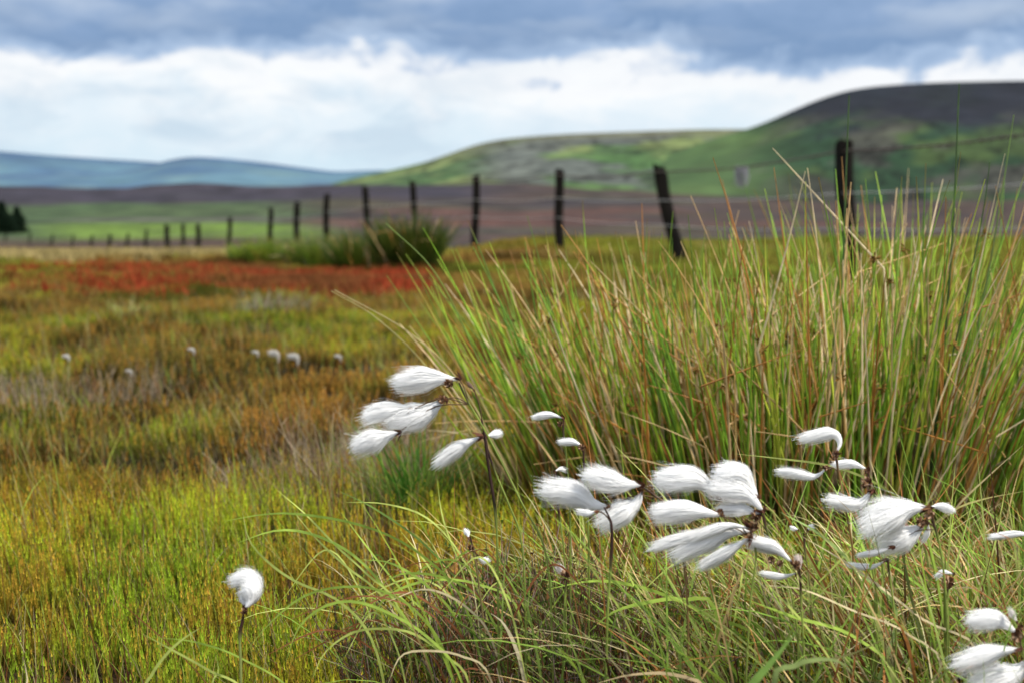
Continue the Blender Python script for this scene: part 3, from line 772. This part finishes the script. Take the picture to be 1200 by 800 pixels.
def sedge(px, py, d, label, rows):
    o_ = at(px, py, d); o_[2] = float(H(o_[0], o_[1])); m_ = MB()
    for pts, dd, hw, c in rows: arch(m_, pts, dd, hw, c, root=o_)
    tag(m_.build("sedge_tuft", M_GRASS, origin=o_), label, "sedge", "arching sedge below the rushes")
sedge(1090, 880, 1.62, "sedge with dark reddish upright leaves right of the fattest cotton tuft", [
    ([(860, 531), (915, 537), (976, 546), (1031, 568), (1067, 601), (1083, 640), (1090, 700)], 1.75, .0022, (.32, .36, .10)), ([(1047, 608), (1058, 650), (1066, 690), (1078, 740), (1090, 790)], 1.5, .0026, (.10, .12, .035)),
    ([(1108, 640), (1107, 690), (1108, 750), (1110, 800)], 1.5, .0024, (.13, .15, .03)), ([(1200, 575), (1150, 585), (1115, 600), (1090, 640)], 1.8, .0020, (.40, .36, .13)),
    ([(1200, 520), (1150, 565), (1120, 595), (1080, 650)], 1.9, .0020, (.5, .4, .2)), ([(1035, 560), (1060, 610), (1090, 650), (1100, 720)], 1.7, .0016, RD),
    ([(1000, 700), (1040, 690), (1100, 690), (1150, 705)], 1.7, .0014, ST), ([(1062, 722), (1040, 745), (1000, 765), (960, 775), (930, 790)], 1.4, .0018, (.16, .15, .05)),
    ([(1180, 560), (1165, 640), (1140, 710), (1120, 780)], 1.6, .0018, PG), ([(1060, 560), (1090, 640), (1105, 720), (1112, 790)], 1.55, .0020, LG)])
sedge(1000, 880, 1.55, "sedge with pale straw blades crossing under the two thin dried tufts", [
    ([(940, 628), (1000, 664), (1080, 724), (1140, 770)], 1.5, .0021, ST), ([(915, 600), (960, 625), (1010, 672), (1050, 730)], 1.55, .0032, (.32, .44, .14)),
    ([(890, 685), (940, 690), (1000, 715), (1060, 740), (1100, 790)], 1.45, .0018, ST), ([(870, 700), (930, 722), (1000, 745), (1050, 800)], 1.45, .0026, LG),
    ([(900, 678), (960, 690), (1010, 712), (1070, 760)], 1.48, .0016, PG), ([(905, 720), (950, 690), (1000, 640), (1040, 600)], 1.6, .0018, PG),
    ([(1055, 585), (1030, 640), (1005, 700), (990, 780)], 1.5, .0020, LG), ([(870, 660), (905, 690), (950, 740), (985, 800)], 1.45, .0018, PG)])
sedge(820, 880, 1.58, "sedge arching low under the biggest cotton cluster", [
    ([(770, 660), (820, 640), (880, 650), (930, 690), (960, 740)], 1.7, .0020, LG), ([(640, 690), (700, 680), (760, 690), (830, 720), (890, 760)], 1.6, .0028, LG),
    ([(690, 740), (720, 716), (765, 704), (800, 702), (840, 720)], 1.55, .0032, LG), ([(700, 800), (740, 790), (790, 790), (830, 812)], 1.4, .0026, (.6, .45, .25)),
    ([(655, 600), (690, 660), (730, 720), (760, 790)], 1.6, .0018, PG), ([(720, 640), (745, 690), (765, 740), (775, 800)], 1.6, .0016, PG),
    ([(745, 700), (790, 660), (830, 650), (870, 665)], 1.65, .0018, PG)])

# ------------------------------------------------------------------ heather and dry plants
def heather(px, d, rad, n, hgt, label, twig, leafc, nleaf, name="heather_bush", cat="heather", group="low twiggy heather plants"):
    cx = (px - 600) / F * d; c0 = np.array([cx, d, float(H(cx, d))])
    t_ = thing(name, c0, label, cat, group)
    r = rad * np.sqrt(rng.random(n)); a = rng.random(n) * 2 * math.pi
    bx, by = r * np.cos(a), r * np.sin(a)
    base = np.stack([bx, by, H(cx + bx, d + by) - c0[2] - .01], -1)
    P = blades(base, np.arctan2(by, bx) + rng.normal(0, .8, n), np.abs(rng.normal(.2, .25, n)), rng.normal(.1, .4, n), hgt * (.5 + .8 * rng.random(n)), 7)
    P = P + np.cumsum(rng.normal(0, hgt * .012, P.shape), 1)
    m = MB(); tw = np.array(twig)[rng.integers(0, len(twig), n)] * (.6 + .7 * rng.random((n, 1)))
    m.tubes(P, np.full((n, 1), .0011) * np.linspace(1, .4, 7)[None, :], tw[:, None, :], 4)
    # side twigs
    i = rng.integers(0, n, n * 3); j = rng.integers(2, 6, n * 3)
    Q = blades(P[i, j], rng.random(n * 3) * 6.28, .3 + .6 * rng.random(n * 3), -.3 + .3 * rng.random(n * 3), hgt * .25 * (.4 + rng.random(n * 3)), 4)
    m.tubes(Q, np.full((n * 3, 1), .0007) * np.linspace(1, .4, 4)[None, :], tw[i][:, None, :], 3)
    m.build("twigs", M_DRY, t_)["kind"] = "stuff"
    if nleaf:
        i = rng.integers(0, n * 3, nleaf); j = rng.integers(0, 4, nleaf); c = Q[i, j] + rng.normal(0, .002, (nleaf, 3))
        V = c[:, None, :] + rng.normal(0, .0028, (nleaf, 3, 3)) * np.array([.6, .6, 1.2])
        lc = np.array(leafc)[rng.integers(0, len(leafc), nleaf)] * (.6 + .7 * rng.random((nleaf, 1)))
        m = MB(); m.tris(V, lc[:, None, :]); m.build("foliage", M_MOSS, t_)
GT = [(.20, .14, .11), (.28, .21, .17), (.13, .08, .05), (.22, .09, .05)]
heather(505, 1.72, .11, 150, .15, "grey twiggy heather amid the drooping sedge leaves", GT, [(.06, .10, .02), (.14, .07, .03), (.09, .13, .03)], 5000)
heather(612, 1.68, .10, 140, .17, "brown heather below the small dried white heads", GT, [(.07, .11, .02), (.16, .07, .03), (.10, .15, .03)], 6000)
heather(690, 1.72, .10, 150, .17, "olive green heather under the three-headed cotton grass", GT, [(.10, .16, .02), (.14, .18, .03), (.17, .08, .03)], 7000)
heather(640, 1.5, .10, 140, .11, "dark rusty heather at the bottom edge of the photo", GT, [(.05, .06, .02), (.14, .05, .025)], 4000)
heather(820, 1.55, .12, 140, .10, "reddish heather stalks low under the biggest cotton cluster", GT, [(.06, .10, .02), (.2, .08, .03)], 5000)
DT = [(.34, .26, .17), (.40, .32, .22), (.26, .16, .10)]
heather(440, 3.1, .20, 170, .16, "pale grey dead stalks left below the topmost cotton heads", DT, DT, 0, "dry_stalks", "dry stalks", "grey patches of dead stalks")
heather(330, 3.3, .18, 120, .13, "fainter grey dead stalks in the middle of the moss", DT, DT, 0, "dry_stalks", "dry stalks", "grey patches of dead stalks")
heather(70, 4.6, .35, 260, .15, "mauve grey dead stalks toward the left edge", DT, DT, 0, "dry_stalks", "dry stalks", "grey patches of dead stalks")
def tuft_thing(px, d, n, hgt, rad, cols, label, wd=.003):
    cx = (px - 600) / F * d; c0 = np.array([cx, d, float(H(cx, d))])
    r = rad * np.sqrt(rng.random(n)); a = rng.random(n) * 6.283
    base = np.stack([cx + r * np.cos(a), d + r * np.sin(a), np.full(n, c0[2] - .01)], -1)
    P = blades(base, a + rng.normal(0, .6, n), np.abs(rng.normal(.35, .25, n)), np.abs(rng.normal(.6, .4, n)), hgt * (.5 + .7 * rng.random(n)), 7)
    t = np.linspace(0, 1, 7); m = MB(); sa = a + 1.57
    cc = np.array(cols)[rng.integers(0, len(cols), n)] * (.7 + .6 * rng.random((n, 1)))
    m.ribbons(P, np.full((n, 1), wd) * (1 - .9 * t)[None, :], cc[:, None, :] * (.5 + .6 * t)[None, :, None], np.stack([np.cos(sa), np.sin(sa), np.zeros(n)], -1))
    tag(m.build("grass_tuft", M_GRASS, origin=c0), label, "grass")
tuft_thing(150, 8.6, 120, .16, .12, [(.25, .36, .06), (.35, .36, .12), (.4, .33, .16)], "pale green grass tuft in front of the red band at left", .006)
tuft_thing(318, 8.4, 200, .18, .25, [(.20, .25, .10), (.30, .25, .16), (.26, .22, .16)], "greyish wispy grass tuft in front of the red band", .006)
tuft_thing(240, 4.1, 70, .11, .08, [(.24, .36, .04), (.36, .34, .12)], "green grass tuft amid the brown moss below the blurred cotton heads", .003)
tuft_thing(100, 4.3, 90, .12, .10, [(.24, .36, .03), (.2, .3, .04)], "bright green grass tuft at left beside the grey stalks", .003)
tuft_thing(490, 2.75, 160, .2, .08, [(.07, .20, .02), (.10, .24, .03), (.2, .3, .05)], "deep green grass tuft under the topmost cotton heads", .003)

# ------------------------------------------------------------------ cotton grass
WHT = np.array((.97, .965, .955))
def cotton_tuft(parent, org, d, pts, wpx, n=520, frizz=1.0, tint=WHT, name="cotton_tuft", bract=True):
    """pts: base, (mid...), tip pixels.  Silky strands blown along the axis, over a soft inner body."""
    P0 = [at(px, py, d + .004 * i) for i, (px, py) in enumerate(pts)]
    if len(P0) == 2: P0.insert(1, (P0[0] + P0[1]) / 2)
    ax = spline(P0, 40); Lx = np.linalg.norm(ax[-1] - ax[0])
    Wm = wpx / 2 * d / F
    T = np.gradient(ax, axis=0); T /= np.linalg.norm(T, axis=1, keepdims=True)
    n2 = np.array([0, 1., 0]) - T * T[:, 1:2]; n2 /= np.linalg.norm(n2, axis=1, keepdims=True); n1 = np.cross(T, n2)
    prof = lambda t: np.where(t < .5, np.clip(t / .55, 0, 1) ** .78 * .93 + .07, 1 - .06 * np.clip((t - .5) / .55, 0, 1.3) ** 2)
    k = 9
    u = np.sqrt(rng.random(n)); a = rng.random(n) * 6.283
    # lumps so that the tuft is made of locks, not one smooth lobe
    lock = .80 + .34 * vnoise(a * 1.6 + d * 77, u * 2, 5)
    nl_ = int(np.clip(wpx * .5, 6, 18)); lid = rng.integers(0, nl_, n); la = rng.random(nl_) * 6.283; lu = np.sqrt(rng.random(nl_))
    tgt = np.stack([lu * np.cos(la), lu * np.sin(la)], 1)[lid]; ldt = rng.normal(0, .10, nl_)[lid]; loff = rng.normal(0, .18, (nl_, 2))[lid]
    uu, vv = u * np.cos(a) * lock, u * np.sin(a) * lock * .8
    t0 = rng.random(n) ** 2 * .30
    t1 = np.clip(.70 + .36 * rng.random(n) * (1 - .25 * u) + .16 * (vnoise(a * 2.2 + 9, u * 3, 8) - .5) + .22 * (rng.random(n) < .22) * rng.random(n), .5, 1.28)
    t1 = np.clip(t1 + ldt, .5, 1.0 + .18 * rng.random(n) ** 2)
    s = np.linspace(0, 1, k)
    t = t0[:, None] + (t1 - t0)[:, None] * s[None, :]
    def A(arr, tt):
        q = np.clip(tt, 0, 1.3) * 39; i = np.clip(q.astype(int), 0, 38); f = (q - i)[..., None]
        return arr[i] * (1 - f) + arr[i + 1] * f
    w_ = prof(t) * (np.minimum(1, .35 + s * 1.2))[None, :]
    stray = np.where(rng.random((n, 1)) < .10, 3.0, 1.0)
    cl = (.20 * s ** 2)[None, :]
    fr = cl * (tgt[:, :1] * .95 - uu[:, None]) + loff[:, :1] * s ** 2 + frizz * stray * (rng.normal(0, .12, (n, 1)) * s ** 2.5 + rng.normal(0, .018, (n, k)))
    fr2 = cl * (tgt[:, 1:] * .8 - vv[:, None]) + loff[:, 1:] * s ** 2 + frizz * stray * (rng.normal(0, .12, (n, 1)) * s ** 2.5)
    c = A(ax, t) + A(n1, np.minimum(t, 1)) * ((uu[:, None] * w_ + fr) * Wm)[..., None] + A(n2, np.minimum(t, 1)) * ((vv[:, None] * w_ + fr2) * Wm)[..., None]
    wd = (.00038 * (.7 + .6 * rng.random(n)))[:, None] * (1 - .75 * s ** 1.5)[None, :] * (d / 1.45)
    colr = np.array(tint)[None, None, :] * (1 - .08 * rng.random((n, 1, 1))) * np.ones((n, k, 1))
    bb = np.clip((.09 - t) / .09, 0, 1)[..., None] * .6
    colr = colr * (1 - bb) + np.array((.35, .20, .12)) * bb
    m = MB()
    sa = rng.normal(0, 1, (n, 3)); rad_ = c - A(ax, np.minimum(t, 1)); tg = np.gradient(c, axis=1)
    side = np.cross(tg, rad_ + 1e-6 * sa[:, None, :]); side /= np.linalg.norm(side, axis=-1, keepdims=True) + 1e-12
    m.ribbons(c - org, wd, colr, side)
    # inner body
    tt = np.linspace(.02, .84, 14); an = np.arange(14) * 2 * math.pi / 14
    rr = prof(tt) * .60 * np.minimum(1, (.87 - tt) * 5)
    lump = 1 + .22 * (vnoise(np.cos(an)[None, :] * 1.8 + d * 31, tt[:, None] * 4 + np.sin(an)[None, :] * 1.8, 12) - .5)
    body = A(ax, tt)[:, None, :] + (A(n1, tt)[:, None, :] * np.cos(an)[None, :, None] + A(n2, tt)[:, None, :] * np.sin(an)[None, :, None] * .8) * (rr[:, None] * lump * Wm)[..., None]
    m.grid(body - org, np.array(tint) * .97, closed=True)
    o = m.build(name, M_COTTON, parent)
    if bract:
        m = MB(); b0 = ax[0]; dirx = -T[0]
        for q in range(6):
            v = -dirx * (.5 + .5 * rng.random()) + n1[0] * rng.normal(0, .5) + n2[0] * rng.normal(-.25, .4); v /= np.linalg.norm(v)
            l = Lx * (.10 + .16 * rng.random()); s_ = np.cross(v, rng.normal(0, 1, 3)); s_ /= np.linalg.norm(s_)
            pth = b0 + dirx * Wm * .18 + v * np.linspace(0, 1, 6)[:, None] * l
            m.ribbons((pth - org)[None], (np.array([.5, 1, 1, .75, .4, .05]) * (.0016 * d / 1.45))[None], np.array([(.055, .022, .014), (.12, .05, .03), (.20, .10, .05)][rng.integers(0, 3)]), s_[None])
        m.build("bract", M_DRY, o)
    return o

def cotton(label, d, stem, tufts_, r=.0012, stemc=(.24, .30, .06), dark=.09, heads=(), foot_px=None, group="white cotton grass in the foreground", leaf=True):
    """stem: pixel polyline from the head downward; it is carried on to the ground."""
    S = [at(px, py, d) for px, py in stem]
    last, prv = S[-1], S[-2]
    gx = last[0] + (last[0] - prv[0]) * .35; gyy = d + .02; gz = float(H(gx, gyy))
    foot = np.array([gx, gyy, min(gz, last[2] - .02)])
    S.append((last * .5 + foot * .5) + np.array([(last[0] - prv[0]) * .12, 0, 0])); S.append(foot - np.array([0, 0, .01]))
    t_ = thing("cotton_grass_plant", foot, label, "cotton grass", group)
    P = spline(S, 36); t = np.linspace(0, 1, 36)
    C = np.array(stemc)[None, :] * (1 - .3 * t)[:, None]; dk = np.clip((dark - t) / .05, 0, 1)[:, None]
    C = C * (1 - dk) + np.array((.045, .02, .015)) * dk
    m = MB(); m.tubes((P - foot)[None], (r * (.75 + .25 * np.minimum(1, t * 3)) * (1 + .5 * ((t > .03) & (t < dark))))[None], C[None], 6)
    for tf in tufts_:                                        # short stalks joining each tuft to the top of the stem
        b = at(*tf[0][0], d)
        j = P[min(2, len(P) - 1)]
        if np.linalg.norm(b - j) > .002:
            mid = (b + j) / 2 + np.array([0, 0, .15 * np.linalg.norm(b - j)])
            m.tubes((spline([b, mid, j], 8) - foot)[None], np.full((1, 8), r * .55), np.array((.12, .07, .03)), 5)
    m.build("stem", M_RUSH, t_)
    for tf in tufts_:
        pts, wpx = tf[0], tf[1]; kw = tf[2] if len(tf) > 2 else {}
        n = int(np.clip(260 + wpx * 34, 260, 1700))
        cotton_tuft(t_, foot, d + rng.normal(0, .006), pts, wpx, n=kw.pop("n", n), **kw)
    for (hx, hy, hs) in heads:                               # bare brown seed heads
        c = at(hx, hy, d - .004); m = MB(); s = hs / 2 * d / F
        for q in range(46):
            v = rng.normal(0, 1, 3); v /= np.linalg.norm(v); v2 = v * np.array([1, .8, 1.15])
            pth = c + v2 * s * np.linspace(.2, 1, 5)[:, None] + np.array([-.2, 0, .1]) * s * np.linspace(0, 1, 5)[:, None] ** 2
            sd = np.cross(v, rng.normal(0, 1, 3)); sd /= np.linalg.norm(sd)
            m.ribbons((pth - foot)[None], (np.array([.3, .6, .8, .6, .1]) * s * .34)[None], np.array([(.13, .06, .03), (.26, .14, .07), (.40, .26, .16), (.07, .03, .02)][rng.integers(0, 4)]), sd[None])
        m.build("seed_head", M_DRY, t_)
    if leaf:
        m = MB()
        for q in range(2):
            b = foot + np.array([rng.normal(0, .006), rng.normal(0, .006), 0]); l = (P[0, 2] - foot[2]) * rng.uniform(.35, .7)
            Q = blades(b[None], np.array([rng.uniform(0, 6.28)]), np.array([.12]), np.array([rng.uniform(.2, .9)]), np.array([max(l, .05)]), 8)
            m.ribbons(Q - foot, (np.array([.8, 1, 1, .9, .8, .6, .35, .05]) * .0016)[None], np.array((.17, .24, .05)), np.array([[1., .2, 0]]))
        m.build("leaf", M_GRASS, t_)
    return t_

cotton("topmost cotton grass, four white tufts stacked and blown left", 1.52, [(538, 448), (548, 470), (566, 500), (590, 545), (612, 590), (640, 650)],
       [([(538, 444), (505, 444), (463, 449)], 33), ([(521, 467), (497, 484), (455, 496)], 40), ([(486, 478), (458, 480), (427, 488)], 27), ([(468, 506), (448, 512), (415, 524)], 30)],
       heads=[(527, 449, 12), (519, 468, 11), (466, 508, 9)], dark=.08)
cotton("cotton grass with one narrow tuft and a stub right of its dark bract", 1.54, [(567, 508), (570, 522), (580, 552), (596, 590), (612, 640)],
       [([(565, 511), (541, 522), (511, 544)], 20), ([(569, 511), (578, 509), (588, 506)], 12, dict(n=260))], heads=[(567, 511, 9)], dark=.14)
cotton("blackish bare cotton stalk beside the drooped narrow tuft", 1.535, [(564, 490), (568, 510), (571, 535), (575, 562), (582, 620)], [([(556, 457), (552, 452), (547, 447)], 6, dict(n=60, tint=(.3, .2, .15)))], dark=.3, r=.0014)
cotton("tiny thin cotton tuft, upper of the two at the rush's foot", 1.62, [(660, 491), (660, 505), (664, 540), (668, 600)], [([(661, 490), (645, 486), (624, 489)], 10)], heads=[(657, 496, 8)], r=.0013, dark=.1)
cotton("small ragged cotton tuft just below the tiny thin one", 1.6, [(683, 526), (684, 540), (687, 580), (690, 640)], [([(685, 524), (672, 518), (655, 517)], 10)], heads=[(682, 524, 9)], r=.0013, dark=.12)
cotton("nearly bare cotton stalk left above the three-tuft head", 1.6, [(652, 552), (651, 568), (655, 600), (662, 660)], [([(650, 552), (657, 549), (664, 552)], 7, dict(n=110))], r=.0012, dark=.2)
cotton("cotton grass with three plump white tufts in a triangle", 1.47, [(753, 570), (770, 582), (788, 600), (800, 650), (806, 720)],
       [([(753, 568), (725, 566), (684, 556)], 33), ([(716, 594), (692, 590), (672, 579), (636, 576)], 38), ([(752, 575), (742, 592), (701, 613)], 34)],
       heads=[(751, 570, 10), (714, 595, 8)], stemc=(.22, .14, .05))
cotton("slim dark bract and green stalk under the three plump tufts", 1.45, [(708, 594), (714, 606), (717, 620), (716, 660), (712, 720)], [([(700, 598), (690, 601), (676, 598)], 12, dict(n=200))], dark=.24, r=.0014)
cotton("biggest cotton cluster, upper half, three broad tufts blown left", 1.46, [(893, 602), (900, 625), (912, 650), (926, 690), (935, 750)],
       [([(845, 584), (815, 562), (771, 562)], 37), ([(888, 582), (868, 558), (840, 554)], 36), ([(894, 598), (872, 578), (832, 572)], 34), ([(892, 602), (870, 596), (842, 596)], 20)],
       heads=[(887, 604, 15), (843, 583, 9)])
cotton("biggest cotton cluster, lower half, five ragged tufts below the brown head", 1.44, [(880, 622), (886, 650), (880, 700), (876, 760)],
       [([(846, 604), (812, 598), (768, 600)], 32), ([(880, 622), (846, 624), (790, 650)], 34), ([(850, 616), (815, 626), (767, 642)], 17), ([(879, 629), (858, 642), (822, 663)], 20), ([(878, 618), (850, 616), (805, 632)], 18)],
       heads=[(884, 616, 13), (880, 628, 9), (845, 600, 9)])
cotton("two thin tufts with brown dried heads right below the biggest cluster", 1.44, [(936, 660), (938, 680), (939, 705), (942, 770)],
       [([(928, 658), (908, 642), (878, 634)], 20), ([(934, 671), (915, 675), (891, 671)], 10), ([(937, 668), (936, 660), (934, 650)], 12, dict(tint=(.75, .66, .60), n=200))], heads=[(934, 662, 12), (905, 656, 10), (915, 660, 9)], dark=.16)
cotton("curled cotton tuft hooking over to the left, highest on the right side", 1.55, [(979, 532), (982, 550), (992, 600), (1000, 660)],
       [([(980, 531), (984, 517), (974, 507), (938, 515)], 19), ([(970, 547), (955, 558), (935, 555), (913, 551)], 13)], heads=[(979, 534, 10), (969, 548, 7)], stemc=(.26, .16, .05), dark=.08)
cotton("small pale cotton tuft right below the curled one", 1.56, [(1017, 553), (1020, 575), (1022, 620), (1026, 680)], [([(1018, 551), (1000, 543), (978, 543)], 13)], heads=[(1016, 551, 7)], r=.0013)
cotton("half bare cotton head, round and brown with a thin tuft", 1.54, [(1018, 572), (1016, 600), (1020, 650), (1028, 710)], [([(1023, 574), (1005, 590), (971, 586)], 20, dict(frizz=1.6)), ([(1008, 597), (1012, 588), (1016, 580)], 8, dict(n=120))], heads=[(1017, 566, 15)], dark=.08)
cotton("single fattest cotton tuft, fanned wide with a stub pointing right", 1.48, [(1090, 603), (1098, 625), (1106, 670), (1110, 740)],
       [([(1086, 594), (1056, 598), (1013, 622)], 52), ([(1084, 612), (1066, 626), (1030, 640)], 40), ([(1089, 594), (1102, 593), (1117, 598)], 14), ([(1088, 612), (1087, 624), (1080, 636)], 9, dict(n=150)), ([(1048, 640), (1030, 646), (1006, 650)], 9)],
       heads=[(1090, 602, 14), (1079, 611, 12)], dark=.1)
cotton("faint flat cotton wisp beneath the fattest tuft", 1.5, [(1040, 657), (1042, 672), (1046, 700), (1050, 750)], [([(1041, 655), (1020, 664), (994, 661)], 9)], r=.0012)
cotton("dried reddish cotton head among the grass right of the wisp", 1.5, [(1112, 682), (1110, 700), (1112, 760)], [([(1118, 672), (1106, 670), (1096, 676)], 10, dict(frizz=1.5, n=220))], heads=[(1112, 682, 16)])
cotton("thin cotton tuft cut off by the right edge", 1.5, [(1217, 630), (1222, 650), (1226, 700)], [([(1216, 630), (1195, 625), (1161, 629)], 10)], heads=[(1216, 631, 9)])
cotton("lowest right cotton grass, frayed tufts cut by the corner", 1.32, [(1193, 744), (1199, 765), (1205, 790), (1208, 830)],
       [([(1193, 742), (1168, 726), (1134, 727)], 28), ([(1196, 760), (1165, 764), (1119, 778)], 30, dict(frizz=1.5)), ([(1206, 772), (1190, 788), (1140, 806)], 46, dict(frizz=1.4)), ([(1192, 728), (1188, 722), (1183, 712)], 10, dict(n=180, tint=(.8, .76, .72)))],
       heads=[(1193, 745, 15), (1196, 735, 10)])
cotton("lone cotton head at lower left on a straight stalk, curled like a comma", 1.42, [(286, 713), (284, 728), (281, 745), (282, 775), (283, 830)],
       [([(287, 712), (299, 700), (298, 684), (288, 676), (273, 681)], 27, dict(n=900)), ([(288, 712), (293, 702), (294, 690), (287, 682)], 30, dict(n=800)), ([(286, 712), (287, 704), (284, 694)], 18, dict(n=300))],
       heads=[(287, 716, 10)], stemc=(.26, .30, .09), dark=.16, r=.0015)
cotton("withered cotton stalk with two shrivelled white bits left of the heather", 1.58, [(551, 628), (556, 650), (562, 690), (570, 760)], [([(549, 630), (548, 625), (545, 619)], 8, dict(n=140)), ([(558, 650), (566, 656), (575, 655)], 9, dict(n=150))], heads=[(553, 642, 10)], r=.0013, stemc=(.2, .15, .06))
cotton("shrivelled white cotton head alone between the heather twigs", 1.56, [(664, 680), (662, 700), (660, 760)], [([(665, 678), (661, 670), (651, 664)], 12, dict(n=180, frizz=1.8, tint=(.78, .73, .70)))], heads=[(663, 674, 13)], r=.0013)
cotton("two pinhead cotton buds left of the fattest tuft", 1.55, [(942, 624), (944, 650), (950, 700)], [([(936, 620), (931, 619), (926, 617)], 7, dict(n=120)), ([(946, 621), (949, 618), (952, 616)], 8, dict(n=120))], r=.0011, stemc=(.2, .18, .06))
bg = [(78, 420, 9, "leftmost blurred cotton head far back on the moss"), (152, 437, 8, "faint blurred cotton head below and right of the leftmost"), (225, 412, 8, "dim blurred cotton head midway across the moss"),
      (300, 415, 8, "small blurred cotton head left of the bright pair"), (322, 418, 14, "left one of the bright blurred cotton pair"), (345, 422, 14, "right one of the bright blurred cotton pair"), (397, 420, 8, "blurred cotton head closest to the rushes")]
for px, py, s, lab in bg:
    cotton(lab, 5.0, [(px, py + s * .5), (px + 2, py + s * 1.6), (px + 3, py + s * 3)], [([(px + s * .3, py + s * .5), (px + s * .2, py - s * .2), (px - s * .5, py - s * .4)], s * .6, dict(n=150, bract=False, tint=(.66, .64, .60)))],
           r=.002, leaf=False, group="blurred cotton heads far back")
